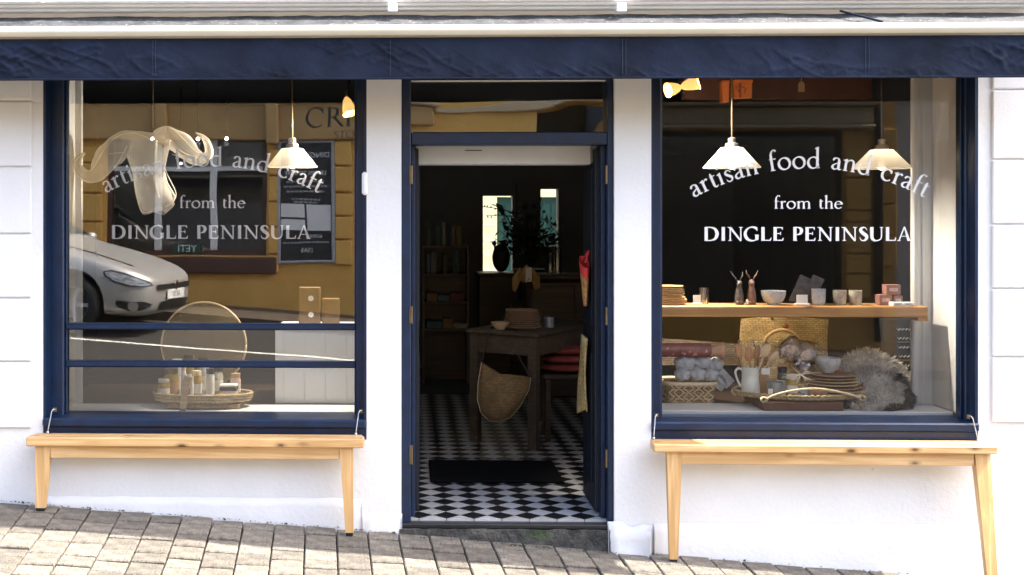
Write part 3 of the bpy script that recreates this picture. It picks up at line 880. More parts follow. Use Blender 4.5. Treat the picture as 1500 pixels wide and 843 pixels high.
def val(u, v):
    x = aw0+(aw1-aw0)*u
    z = zv1+(zv0-zv1)*v
    return Vector((x, -PR+.004-wr_(x, v)*min(1, v*4+.15), z+.003*math.sin(x*2.1)*v+.002*noise.noise(Vector((x*6, 0, 0)))*v))
mb.grid(val, 1100, 26)
va = obj('valance', mb, M['canvas'], parent=awn, smooth=True)
mb = MB()
for px, wv in ((224, 2), (228, 2), (572, 3), (912, 2), (917, 2), (1268, 2), (1273, 2)):
    xs = X(px, -PR)
    for k in range(22):
        z = zv1-.012-(zv1-zv0-.03)*k/21
        t = (zv1-z)/(zv1-zv0)
        y = -PR+.004-wr_(xs, t)-.0025
        mb.box(xs-.0012, xs+.0012, y-.001, y+.0015, z-.0033, z+.0018)
obj('stitching', mb, M['thread'], parent=va)
obj('hem', MB().box(aw0, aw1, -PR-.004, -PR+.008, zv0-.007, zv0+.003, b=.003), M['canvas'], parent=va)
mb = MB()
zr = Z(15.5, -.11, 740)-.004
def topf(u, v):
    x = aw0+(aw1-aw0)*u
    y = -PR+.03+(PR-.06)*v
    z = zb1-.006+(zr-zb1)*v
    return Vector((x, y, z+noise.noise(Vector((x*3, y*9, 2)))*.007+noise.noise(Vector((x*14, y*26, 5)))*.004-math.sin(math.pi*v)*.012))
mb.grid(topf, 500, 14)
obj('canvas_top', mb, M['canvas_top'], parent=awn, smooth=True)
for px in (575, 909, -280, 1250):
    x = X(px, -.13)
    if px != 1250:
        obj('bracket', MB().box(x-.024, x+.024, -.165, -.132, Z(18,-.15,px), Z(5,-.15,px), b=.004), M['white_gloss'], parent=awn)
x = X(1262, -.3)
obj('seam', MB().tube([(x-.03, -.10, zr-.005), (x+.06, -.40, zb1+.012)], .006, 6), M['canvas'], parent=awn)
for xx in (aw0+.3, aw1-.35):
    obj('arm', MB().box(xx-.015, xx+.015, -PR+.03, -.002, zb0+.012, zb0+.045, b=.004), M['cream_metal'], parent=awn)

# ---------------------------------------------------------------- benches
def bench(label, xa, xb, pya, pyb, yf, legs, ends):
    t = thing('bench', label, 'bench', ((xa+xb)/2, -yf/2, 0), 'pine perch benches under the shop windows')
    zt, zbm = pya, pyb
    th = zt-zbm
    # one plank split by a hairline joint
    mbs = MB().box(xa, xb, -yf, -yf*.47-.001, zbm, zt, b=.006)
    obj('seat_plank', mbs, M['pine'], parent=t)
    obj('seat_plank', MB().box(xa+.012, xb-.012, -yf*.47+.001, -.026, zbm+.001, zt-.0012, b=.005), M['pine'], parent=t)
    (l0, l1) = legs
    aw_, ad = .066, .022
    zab = zbm-.064
    ya = -yf+.028
    obj('apron', MB().box(l0[0]+l0[2]-.003, l1[0]-.002, ya-.001, ya+ad, zab, zbm-.001, b=.003), M['pine'], parent=t)
    for (xt, xbm, w1, w2, yb) in (l0, l1):
        zg = gz(xbm, yb)+.004
        pts_t = [(xt, ya-.004), (xt+w1, ya-.004), (xt+w1, ya+.045), (xt, ya+.045)]
        pts_b = [(xbm, yb-.014), (xbm+w2, yb-.014), (xbm+w2, yb+.016), (xbm, yb+.016)]
        m2 = MB().add([(p[0], p[1], zbm-.001) for p in pts_t]+[(p[0]*.5+q[0]*.5, p[1]*.5+q[1]*.5, (zbm+zg)/2+.01) for p, q in zip(pts_t, pts_b)]+[(p[0], p[1], zg+.012) for p in pts_b],
                      [(3,2,1,0)]+[[i, (i+1)%4, 4+(i+1)%4, 4+i] for i in range(4)]+[[4+i, 4+(i+1)%4, 8+(i+1)%4, 8+i] for i in range(4)]+[(8,9,10,11)])
        l = obj('leg', m2, M['pine_leg'], parent=t)
        obj('foot_pad', MB().box(xbm+.003, xbm+w2-.003, yb-.012, yb+.014, zg-.003, zg+.0115), M['black_plastic'], parent=l)
    for (x, s) in ends:       # wire stay from an eye on the window frame down to the seat
        ye, ze = .085, zt+.115
        xe = x
        pts = [(xe+s*.010, .0, ze), (xe+s*.012, -.012, ze+.006), (xe+s*.004, -.02, ze+.007), (xe-s*.003, -.024, ze-.004), (xe-s*.006, -.03, ze-.03), (xe-s*.014, -.045, zt+.025), (xe-s*.016, -.05, zt+.004)]
        st_ = obj('stay_wire', MB().tube(pts, .0028, 6).tube([(xe-s*.016, -.05, zt+.012), (xe-s*.016, -.05, zt-.002)], .007, 8), M['steel'], parent=t, smooth=True)
        obj('eye_plate', MB().box(xe-.002, xe+.018 if s > 0 else xe-.018, -.006, -.0005, ze-.008, ze+.012), M['brass'], parent=st_)
    return t
bl_yf, br_yf = .155, .18
bench('shorter pine bench beneath the window with glazing bars', X(38,-.15), X(533,-.15), Z(642,-.15,300), Z(655.5,-.15,300), bl_yf,
      ((X(51.5,-.13), X(52.5,-.12), .080, .050, -.115), (X(497.5,-.13), X(506,-.12), .068, .042, -.115)), ((X(76,-.03), 1), (X(526,-.03), 1)))
bench('longer pine bench beneath the window with the pottery shelf', X(957,-.17), X(1461,-.17), Z(652,-.17,1200), Z(664,-.17,1200), br_yf,
      ((X(977,-.15), X(980.5,-.13), .076, .042, -.125), (X(1427.5,-.15), X(1446,-.2), .075, .05, -.20)), ((X(961,-.03), 1), (X(1425,-.03), -1)))
# ---------------------------------------------------------------- room behind the shopfront
YB = 6.2
rx0, rx1 = -3.3, 3.4
floor = obj('shop_floor', MB().box(rx0, rx1, .06, YB, -.2, -.012), M['room_floor'], kind='structure')
# chequer tiles set on the diagonal
DG = .145
td = DG/math.sqrt(2)
mb = MB(); h = td/2-.0015
mb.add([(-h,-h,0),(h,-h,0),(h,h,0),(-h,h,0),(-h,-h,-.012),(h,-h,-.012),(h,h,-.012),(-h,h,-.012)], [(0,1,2,3),(0,4,5,1),(1,5,6,2),(2,6,7,3),(3,7,4,0)])
tw = mesh_of(mb, 'tile', M['tile_white'])
tb = tw.copy(); tb.materials.clear(); tb.materials.append(M['tile_black'])
restw, restb = MB(), MB()
cnt = 0
y_front = .065
for j in range(0, 60):
    yc = y_front + .0 + j*DG/2
    for i in range(-26, 28):
        x = xD0+.02+i*DG + (DG/2 if j % 2 else 0)
        white = j % 2 == 0
        if not (rx0 < x < rx1 and yc < YB-.1): continue
        near = xD0-.02 < x < xD1+.02+yc*.12 and yc < 2.1
        if j == 0:      # cut tiles along the threshold
            if xD0-.04 < x < xD1+.04:
                m_ = MB().add([(x-DG/2+.002, yc-.0, 0), (x+DG/2-.002, yc-.0, 0), (x, yc+DG/2-.002, 0), (x-DG/2+.002, yc, -.012), (x+DG/2-.002, yc, -.012)], [(0,1,2),(0,3,4,1)])
                obj('tile', m_, M['tile_white'], parent=floor); cnt += 1
            continue
        if near and cnt < 296:
            o = bpy.data.objects.new('tile', tw if white else tb); COL.objects.link(o)
            o.parent = floor; o.location = (x, yc, rnd.uniform(-.0006, .0006)); o.rotation_euler = (0, 0, R(45)); cnt += 1
        elif yc > .36 or xD0 < x < xD1:
            k = DG/2-.002
            (restw if white else restb).add([(x-k,yc,0),(x,yc-k,0),(x+k,yc,0),(x,yc+k,0)], [(0,1,2,3)])
o = obj('tile', restw, M['tile_white'], parent=floor, kind='stuff')
o = obj('tile', restb, M['tile_black'], parent=floor, kind='stuff')
wx = [X(707.5, YB), X(751, YB), X(792, YB), X(818, YB)]
wz0, wz1 = Z(399, YB, 740), Z(287, YB, 740)
wz0b, wz1b = Z(361, YB, 800), Z(277, YB, 800)
rm = M['room']
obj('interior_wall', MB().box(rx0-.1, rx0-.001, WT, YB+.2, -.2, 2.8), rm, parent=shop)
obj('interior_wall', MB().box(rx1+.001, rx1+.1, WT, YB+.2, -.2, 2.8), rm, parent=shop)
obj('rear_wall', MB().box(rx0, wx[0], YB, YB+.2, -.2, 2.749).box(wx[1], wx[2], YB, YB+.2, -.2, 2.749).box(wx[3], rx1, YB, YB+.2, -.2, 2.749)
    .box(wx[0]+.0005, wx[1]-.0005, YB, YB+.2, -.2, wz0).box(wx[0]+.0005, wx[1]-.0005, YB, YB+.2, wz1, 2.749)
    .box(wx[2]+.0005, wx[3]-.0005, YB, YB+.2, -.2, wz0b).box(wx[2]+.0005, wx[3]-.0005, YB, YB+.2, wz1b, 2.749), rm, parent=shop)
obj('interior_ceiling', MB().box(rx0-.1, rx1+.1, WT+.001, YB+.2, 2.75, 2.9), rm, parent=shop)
obj('upper_storey', MB().box(rx0-.1, rx1+.1, YB+.21, YB+.3, 2.6, 3.4).box(-6, 6, WT+.001, YB+.3, 3.6, 3.7), M['render'], parent=shop)
# display boxes inside each window: white front board, dark platform behind, plaster cheeks
zD = Z(606, YG+.02, 1200); zDl = Z(606.5, YG+.02, 300)
YE = .50
def display(xa, xb, z, right):
    obj('window_board', MB().box(xa+.015, xb-.015, .237, YE, z-.03, z, b=.004), M['plaster_board'], parent=shop)
    obj('display_platform', MB().box(xa-.1, xb+(.02 if right else .1), YE+.001, 1.25, z-.06, z-.003).box(xa-.1, xb+.1, 1.251, 1.29, -.01, z-.004), M['dark_wood'], parent=shop)
    obj('window_cheek', MB().box(xa-.005, xa+.028 if not right else xa+.002, .207, YE, z+.001, 2.749), M['plaster'], parent=shop)
    obj('window_cheek', MB().box(xb-.014, xb+.005, .207, YE+(.0 if right else 0), z+.001, 2.749), M['plaster'], parent=shop)
display(xL0, xL1, zDl, False)
display(xR0, xR1, zD, True)
xa_ = X(1331, YE+.05)
obj('window_architrave', MB().box(xa_, xR1+.1, YE+.002, YE+.03, zD-.003, 2.749, b=.004).box(xa_-.0, xa_+.035, YE-.012, YE+.0015, zD+.001, 2.74, b=.006).box(xa_+.05, xa_+.064, YE-.006, YE+.0015, zD+.001, 2.74, b=.003), M['plaster'], parent=shop)
obj('window_architrave', MB().box(xL0-.1, X(121, YE+.02), YE+.002, YE+.03, zDl-.003, 2.749, b=.004), M['plaster'], parent=shop)
# rear yard seen through the back windows
YY = 9.0
obj('yard_ground', MB().box(-4, 6, YB+.31, YY+.6, -.5, -.2), M['yard_ground'], kind='structure')
yw = thing('yard_wall', 'bright cream yard wall beyond the back windows of the shop', 'wall', (1, YY, -.2))
obj('render_face', MB().box(-4, X(728, YY), YY, YY+.25, -.2, 3.6).box(X(822, YY), 6, YY, YY+.25, -.2, 3.6).box(X(728, YY)+.0005, X(822, YY)-.0005, YY, YY+.25, Z(289, YY, 760), 3.6), M['yard_cream'], parent=yw)
dd = obj('yard_door', MB().box(X(728, YY)+.002, X(822, YY)-.002, YY+.05, YY+.1, -.2, Z(289, YY, 760)-.002), M['yard_door'], parent=yw)
for a, c in ((731, 737), (740, 747), (795, 805), (808, 815)):
    for za, zc in ((.1, .8), (.95, 1.75)):
        obj('door_panel', MB().box(X(a, YY), X(c, YY), YY+.04, YY+.0495, za, zc, b=.004), M['yard_door'], parent=dd)
mb = MB()
for k in range(5):
    mb.box(X(709,YY), X(727,YY), YY-.004, YY-.0005, Z(330+22*k,YY)-.006, Z(330+22*k,YY)+.004)
obj('joint_line', mb, M['plaster'], parent=yw)

# ---------------------------------------------------------------- things inside the doorway
tag(obj('door_mat', MB().box(.135, .93, .88, 1.46, .001, .018, b=.006), M['mat_black']), 'black rectangular doormat on the chequered floor', 'doormat')
zt_ = .80
C0, C1, C2 = Vector((.865, 1.86, 0)), Vector((.51, 2.2, 0)), Vector((1.46, 2.74, 0))
C3 = C1+C2-C0
ex = (C2-C0).normalized(); ey = Vector((-ex.y, ex.x, 0)); LT = (C2-C0).length; WTb = .50
TM = Matrix(((ex.x, ey.x, 0, C0.x), (ex.y, ey.y, 0, C0.y), (0, 0, 1, 0), (0, 0, 0, 1)))
tbl = thing('table', 'old grey oak table with square legs standing inside the doorway', 'table', (C0+C3)/2)
obj('table_top', MB().box(-.03, LT+.03, -.03, WTb+.03, zt_-.03, zt_, b=.006, M=TM), M['grey_wood'], parent=tbl)
for (a, c, d, e) in ((.04, LT-.04, 0, .02), (.04, LT-.04, WTb-.02, WTb), (0, .02, .04, WTb-.04), (LT-.02, LT, .04, WTb-.04)):
    obj('apron', MB().box(a, c, d, e, zt_-.16, zt_-.031, M=TM), M['grey_wood'], parent=tbl)
for (a, c) in ((-.012, -.012), (LT-.052, -.012), (-.012, WTb-.052), (LT-.052, WTb-.052)):
    obj('leg', MB().box(a, a+.064, c, c+.064, .001, zt_-.0305, b=.004, M=TM), M['grey_wood'], parent=tbl)
# plates, bowl, pot on the table
def plate_mesh(r, t=.008, rim=.012): return MB().lathe([(.001,0),(r*.72,0),(r,rim),(r,rim+t*.6),(r*.97,rim+t*.6),(r*.72,t),(.001,t)], seg=36)
ORD = ['lowest', 'second lowest', 'third lowest', 'fourth lowest', 'fifth lowest', 'fifth', 'sixth', 'seventh']
def ordn(k, n):
    if k == n-1: return 'topmost'
    if k > n//2: return ('second from top', 'third from top', 'fourth from top', 'fifth from top')[n-2-k]
    return ORD[k]
pm = mesh_of(plate_mesh(.135), 'plate', M['plate_rim'], 40)
pc = TM @ Vector((.22, .22, 0))
for k in range(9):
    o = bpy.data.objects.new('plate', pm); COL.objects.link(o)
    o.location = (pc.x+rnd.uniform(-.006,.006), pc.y, zt_+.001+k*.0145); o.rotation_euler.z = rnd.uniform(0,6); s = 1-.018*k; o.scale = (s,s,1)
    tag(o, ordn(k, 9)+' terracotta plate of the stack on the oak table inside the doorway', 'plate', 'plates stacked on the oak table')
pb = TM @ Vector((.05, .30, 0))
tag(obj('serving_bowl', MB().lathe([(.001,0),(.03,0),(.062,.04),(.066,.052),(.061,.05),(.028,.008),(.001,.008)], seg=28), M['pale_wood'], smooth=40, at=(0,0,0)), 'small pale wooden bowl beside the plate stack on the oak table', 'bowl')
bpy.data.objects['serving_bowl'].location = (pb.x, pb.y, zt_+.001)
pp = TM @ Vector((.40, .10, 0))
o = obj('tin_pot', MB().lathe([(.001,0),(.036,0),(.036,.07),(.033,.07),(.033,.004),(.001,.004)], seg=24), M['tin'], smooth=40); o.location = (pp.x, pp.y, zt_+.001)
tag(o, 'small dull tin pot at the far side of the plate stack on the oak table', 'pot')
# big scoop basket hung from the table corner
bx, by = X(737, 1.80), 1.82
s = SC(by)
hb = thing('hanging_basket', 'large scoop shaped woven basket hanging off the table corner', 'basket', (bx, by, .2))
def outline(t):     # left edge, rounded bottom, long slanting right edge
    pts = [(-31,-44),(-36,-15),(-37,10),(-32,29),(-20,41),(-4,42),(10,36),(24,20),(37,-4),(40,-22)]
    n_ = len(pts)-1; i = min(int(t*n_), n_-1); f = t*n_-i
    a, c = pts[i], pts[i+1]
    return Vector(((a[0]*(1-f)+c[0]*f)/s, 0, -(a[1]*(1-f)+c[1]*f)/s))
cz = Z(575, by, 737)
ctr = Vector((-2/s, 0, 24/s))
def shell(u, v):
    e = outline(u); p = ctr.lerp(e, v)
    d = .11*math.sqrt(max(0, 1-v**2.2))
    return Vector((bx+p.x, by-.02-d, cz+p.z))
obj('shell', MB().grid(shell, 36, 12), M['weave_shop'], parent=hb, smooth=True)
def back(u, v):
    q = shell(u, v); return Vector((q.x, 2*(by-.02)-q.y+.012, q.z))
obj('inner_side', MB().grid(back, 36, 12), M['weave_shop'], parent=hb, smooth=True)
obj('rim', MB().tube([Vector((bx, by-.015, cz))+outline(t/40) for t in range(41)], .0055, 6), M['cane'], parent=hb, smooth=True)
obj('strap', MB().tube([Vector((bx, by, cz))+outline(0), (bx-.10, by+.08, zt_-.06), (X(720,2.1), 2.14, zt_+.006), (bx+.02, 2.1, zt_+.006), Vector((bx, by, cz))+outline(1)], .006, 6), M['dark_rope'], parent=hb, smooth=True)
# stool with three red cushions
sx_, sy_ = X(832, 2.35), 2.32
stl = thing('stool', 'low dark stool under the oak table carrying red cushions', 'stool', (sx_, sy_, 0))
obj('seat', MB().box(sx_-.2, sx_+.22, sy_-.16, sy_+.16, .44, .475, b=.006), M['dark_wood'], parent=stl)
for a in (-.18, .165):
    for c in (-.14, .10):
        obj('leg', MB().box(sx_+a, sx_+a+.035, sy_+c, sy_+c+.035, .001, .439), M['dark_wood'], parent=stl)
cm = MB().ball((0,0,0), .205, .15, .034, 28, 11)
for v in cm.v:
    pass
cme = mesh_of(cm, 'cushion', M['red_cloth'], True)
for k, lb in enumerate(('red cushion lowest of three under the table', 'red cushion in the middle of three under the table', 'red cushion topmost of three under the table')):
    o = bpy.data.objects.new('cushion', cme); COL.objects.link(o); o.location = (sx_+.01*k, sy_-.01, .51+.062*k)
    tag(o, lb, 'cushion', 'red cushions under the table')
# woven mat and bag on the inner door leaf
xm = jr-.048
ml = obj('woven_mat', MB().grid(lambda u, v: Vector((xm-.012-.03*math.sin(u*5+v*3)*.4, .30+.29*u, Z(492,.45,860)-(.40+.05*u)*v+.01*math.sin(u*4))), 14, 18), M['weave_yellow'], smooth=True)
so = ml.modifiers.new('thickness', 'SOLIDIFY'); so.thickness = .008
tag(ml, 'golden woven mat hung on the inner side of the door', 'mat')
hbag = thing('hanging_bag', 'pointed red topped patterned bag hanging at the door edge', 'bag', (xm, .30, 1.1))
bz = Z(384, .3, 860)
def bagf(z0, z1):
    def f(u, v):
        z = z0+(z1-z0)*v; t = (bz-z)/.24
        w = .085*(1-t)**.7+.012
        a = 2*math.pi*u
        return Vector((xm-.028+.026*math.cos(a)*(1-t*.6), .33+w*math.sin(a)-.04*t, z+.03*math.sin(a)*(1-t)))
    return f
obj('bag_body', MB().grid(bagf(bz-.065, bz-.24), 20, 10), M['bag_pattern'], parent=hbag, smooth=True)
obj('bag_top', MB().grid(bagf(bz, bz-.065), 20, 4), M['bag_red'], parent=hbag, smooth=True)
obj('bag_loop', MB().tube([(xm-.03, .28, bz-.005), (xm-.008, .31, bz+.05), (xm-.004, .33, bz+.06), (xm-.008, .35, bz+.05), (xm-.03, .38, bz-.005)], .006, 6), M['bag_red'], parent=hbag, smooth=True)
# dark counter at the back, cloth, jars, plant in a pot, bird ornament
YC = 4.1
ctp = Z(403, YC, 800)
cn = thing('counter', 'dark rounded wooden counter behind the oak table', 'counter', (X(810,YC), YC, 0))
obj('body', MB().box(X(772,YC), X(866,YC), YC, YC+.5, .001, ctp-.04, b=.03), M['dark_wood'], parent=cn)
obj('counter_top', MB().box(X(768,YC), X(870,YC), YC-.03, YC+.53, ctp-.039, ctp, b=.01), M['dark_wood'], parent=cn)
obj('panel', MB().box(X(779,YC), X(842,YC), YC-.012, YC-.0005, Z(470,YC,800), Z(418,YC,800), b=.005), M['dark_wood'], parent=cn)
yc_ = YC-.06
def cloth(u, v):
    px = 750+(790-750)*u
    top = Z(391+3*math.sin(u*9), yc_, px); 
    bot = Z(424-14*math.sin(u*3.1)**2+4*math.sin(u*17), yc_, px)
    w = .25+.75*min(1, v*1.6+.25)
    return Vector((X(770+(px-770)*w, yc_)+.0, yc_-.035-.03*math.sin(u*14)*v-.02*v, top+(bot-top)*v))
cth = obj('draped_cloth', MB().grid(cloth, 40, 14), M['tan_cloth'], smooth=True)
cth.modifiers.new('thickness', 'SOLIDIFY').thickness = .006
tag(cth, 'tan leather cloth draped over the dark counter edge', 'cloth')
tag(obj('price_tag', MB().box(X(770,3.96), X(779,3.96), 3.955, 3.958, Z(413,3.96,774), Z(392,3.96,774)), M['card']), 'pale price card on the tan draped cloth', 'price tag')
for px, r_, h_, lb in ((817, .03, .25, 'tall slim clear jar on the dark counter'), (806, .028, .18, 'shorter clear jar on the dark counter')):
    o = obj('glass_jar', MB().lathe([(.001,0),(r_,0),(r_,h_*.85),(r_*.8,h_*.9),(r_*.8,h_),(r_*.74,h_),(r_*.74,h_*.9),(r_*.92,h_*.84),(r_*.92,.006),(.001,.006)], seg=20), M['glass_pale'], smooth=40)
    o.location = (X(px,YC+.2), YC+.2, ctp); tag(o, lb, 'jar')
yv = 5.6
xv = X(775, yv)
pv = thing('potted_plant', 'dark bushy houseplant silhouetted between the back windows', 'plant', (xv, yv, 0))
obj('pot', MB().lathe([(.001,.75),(.12,.75),(.16,1.06),(.14,1.06),(.001,1.04)], (xv, yv, 0), 20), M['black_iron'], parent=pv, smooth=40)
obj('plinth', MB().box(xv-.18, xv+.18, yv-.18, yv+.18, .001, .748), M['dark_wood'], parent=pv)
mbs, mbl = MB(), MB()
for k in range(64):
    a = rnd.uniform(0, 6.28); e = rnd.uniform(.15, 1.1); L_ = rnd.uniform(.25, .62)
    d = Vector((math.cos(a)*e*.75, math.sin(a)*e*.4, 1)).normalized()
    b0 = Vector((xv, yv, 1.02)); tip = b0+d*L_*1.35+Vector((0,0,-.1*e))
    mid = b0.lerp(tip, .55)+Vector((0,0,.06))
    mbs.tube([b0, mid, tip], [.006,.004,.002], 4)
    for q in range(7):
        c = mid.lerp(tip, q/6)
        s_ = rnd.uniform(.03, .07); u_ = Vector((rnd.uniform(-1,1), rnd.uniform(-1,1), rnd.uniform(-.6,.6))).normalized(); w_ = u_.cross(d).normalized()
        mbl.add([c, c+u_*s_+w_*s_*.4, c+u_*s_*2, c+u_*s_-w_*s_*.4], [(0,1,2,3)])
obj('stem', mbs, M['leaf_dark'], parent=pv); obj('leaf', mbl, M['leaf_dark'], parent=pv, kind='stuff')
yo_ = 5.75
xo = X(733, yo_)
zs_ = Z(399, yo_, 733)
cb = thing('side_cabinet', 'dark cabinet under the bright back window', 'cabinet', (xo, yo_, 0))
obj('cabinet_body', MB().box(X(700,yo_), X(757,yo_), yo_-.2, yo_+.2, .001, zs_-.03, b=.006), M['dark_wood'], parent=cb)
obj('cabinet_top', MB().box(X(698,yo_), X(759,yo_), yo_-.22, yo_+.22, zs_-.029, zs_, b=.006), M['dark_wood'], parent=cb)
bd = thing('bird_ornament', 'dark bird shaped ornament on the cabinet against the bright window', 'ornament', (xo, yo_, zs_))
k_ = 1/SC(yo_)
obj('bird_body', MB().ball((xo+1*k_, yo_, zs_+21*k_), 13*k_, .07, 21*k_, 20, 11).ball((xo+6*k_, yo_, zs_+42*k_), 6*k_, .04, 6*k_).tube([(xo+2*k_, yo_, zs_+44*k_), (xo-4*k_, yo_, zs_+46*k_)], [.015,.004], 8), M['black_iron'], parent=bd, smooth=True)
obj('bird_tail', MB().ball((xo-9*k_, yo_, zs_+42*k_), 3.4*k_).tube([(xo-9*k_, yo_, zs_+42*k_), (xo-7*k_, yo_, zs_+30*k_), (xo-5*k_, yo_, zs_+10*k_)], [.012,.01,.02], 8), M['black_iron'], parent=bd, smooth=True)
sp = thing('twig_branch', 'thin dark leafy branch hanging across the bright back window', 'branch', (xo, YB-.08, wz1))
mb = MB(); mb2 = MB()
yb_ = YB-.07
for (p0, p1) in (((706,303),(752,312)), ((712,316),(756,318)), ((726,300),(750,330)), ((735,322),(752,345))):
    a = P(p0[0], p0[1], yb_); c = P(p1[0], p1[1], yb_); mb.tube([a, a.lerp(c,.5)+Vector((0,0,.012)), c], [.003,.004,.005], 5)
    for q in range(9):
        m_ = a.lerp(c, q/9+.05); s_ = .028; an = rnd.uniform(-1.4, 1.4)
        u_ = Vector((math.cos(an)*s_, rnd.uniform(-.01,.01), math.sin(an)*s_)); w_ = Vector((-u_.z, 0, u_.x))*.35
        mb2.add([m_, m_+u_*.5+w_, m_+u_, m_+u_*.5-w_], [(0,1,2,3)])
mb.tube([P(756, 330, yb_), P(756, 270, yb_)], .006, 6)
obj('twig', mb, M['black_iron'], parent=sp); obj('leaf', mb2, M['leaf_dark'], parent=sp, kind='stuff')
# bookcase
YK = 5.0
bk = thing('bookcase', 'dim open bookcase of books beside the back window', 'bookcase', (X(655,YK), YK, 0))
xk0, xk1 = X(622, YK), X(684, YK)
zsh = [Z(p, YK, 655) for p in (482, 442, 401, 360)]
obj('side_panel', MB().box(xk0-.02, xk0, YK, YK+.28, .001, zsh[3]), M['grey_wood'], parent=bk)
obj('side_panel', MB().box(xk1, xk1+.02, YK, YK+.28, .001, zsh[3]), M['grey_wood'], parent=bk)
for z in zsh: obj('shelf', MB().box(xk0+.0005, xk1-.0005, YK, YK+.28, z-.022, z), M['grey_wood'], parent=bk)
obj('back_panel', MB().box(xk0, xk1, YK+.281, YK+.29, .001, zsh[3]-.03), M['dark_wood'], parent=bk)
bcol = [('faded red', (.22,.03,.025)), ('pale blue', (.11,.2,.27)), ('cream', (.32,.30,.24)), ('dusky brown', (.12,.07,.05)), ('teal', (.03,.13,.14)), ('dull green', (.05,.10,.05)), ('grey', (.2,.2,.2)), ('mustard', (.28,.17,.04))]
bm_ = [mat('book_'+c[0].replace(' ', '_'), shade(c[1], .5), .6, .2, 20) for c in bcol]
shn = ('lowest', 'second', 'third', 'top')
for si, z in enumerate(zsh):
    x = xk0+.02; left = list(range(8)); rnd.shuffle(left)
    while x < xk1-.07:
        t_ = rnd.uniform(.035, .06); h_ = rnd.uniform(.16, .23)
        if si < 2:
            t_ = rnd.uniform(.08, .17); h_ = rnd.uniform(.04, .1)
        if left and rnd.random() < .8:
            k = left.pop()
            o = obj('book', MB().box(0, t_-.003, 0, .17, 0, h_, b=.003), bm_[k]); o.location = (x, YK+.02, z+.0005)
            tag(o, '%s book on the %s shelf of the dim bookcase' % (bcol[k][0], shn[si]), 'book', 'books in the bookcase')
        x += t_+.004
# ceiling spots glimpsed through the window
for px, py, yy, lb in ((223,204,2.0,'small bright ceiling spot above the horned ornament'), (290,204,2.6,'small bright ceiling spot behind the lettering arch'), (332,203.5,3.1,'small bright ceiling spot nearest the pendant lamp'), (265,240,4.4,'faint ceiling spot deep inside behind the glass')):
    p = P(px, py, yy); 
    t = thing('ceiling_spot', lb, 'spotlight', p, 'small ceiling spots inside')
    l = bpy.data.lights.new('spot_light', 'POINT'); l.energy = .10; l.color = (1,.93,.82); l.shadow_soft_size = .02
    lo = bpy.data.objects.new('spot_light', l); COL.objects.link(lo); lo.location = p-Vector((0,0,.04))
    obj('lamp_face', MB().ball(p, .012 if yy < 4 else .008, seg=10, rings=7), M['led'], parent=t, smooth=True)
    obj('drop_rod', MB().tube([p+Vector((0,0,.012)), Vector((p.x, p.y, 2.749))], .004, 6).lathe([(.005,.005),(.018,.008),(.02,.05),(.005,.06)], p+Vector((0,0,.006)), 12), M['black_iron'], parent=t)

# ---------------------------------------------------------------- lamps hung in the windows
def pendant(px, pyr, pyt, pyc, hw, y, lb, lit):
    k = 1/SC(y); p = P(px, pyr, y); h_ = (pyr-pyt)*k; R_ = hw*k; r_ = 16*k
    t = thing('pendant_lamp', lb, 'lamp', p, 'white glass pendant lamps')
    obj('shade', MB().lathe([(R_-.0015, -.0015), (R_, 0), (R_*.995, h_*.02), (r_*1.02, h_*.97), (r_*.97, h_), (.02, h_+.001)], p, 40), M['lamp_glass'], parent=t, smooth=50)
    hc = (pyt-pyc)*k
    obj('gallery', MB().lathe([(.022, h_), (r_*.62, h_+.001), (r_*.55, h_+hc*.45), (r_*.34, h_+hc*.5), (r_*.34, h_+hc), (.004, h_+hc+.004)], p, 24), M['steel'], parent=t, smooth=50)
    obj('flex', MB().tube([p+Vector((0,0,h_+hc)), Vector((p.x, p.y, 2.749))], .0045, 8), M['brass'], parent=t)
    if True:
        obj('bulb', MB().ball(p+Vector((0,0,.012)), .022, seg=14, rings=9), M['bulb_lamp'], parent=t, smooth=True)
        l = bpy.data.lights.new('bulb_light', 'POINT'); l.energy = {428:.14, 1072:.05}.get(px, .26); l.color = (1,.84,.62); l.shadow_soft_size = .02
        lo = bpy.data.objects.new('bulb_light', l); COL.objects.link(lo); lo.location = p+Vector((0,0,.045))
pendant(428, 245, 218, 203, 37, .62, 'lit white glass pendant lamp hanging in the window with glazing bars', True)
pendant(1072, 246, 217, 203, 41, .62, 'white glass pendant lamp over the middle of the pottery shelf', False)
pendant(1291.5, 247, 220, 205, 41, .62, 'white glass pendant lamp near the bare end of the pottery shelf', False)
for o in (1072, 1291.5): pass
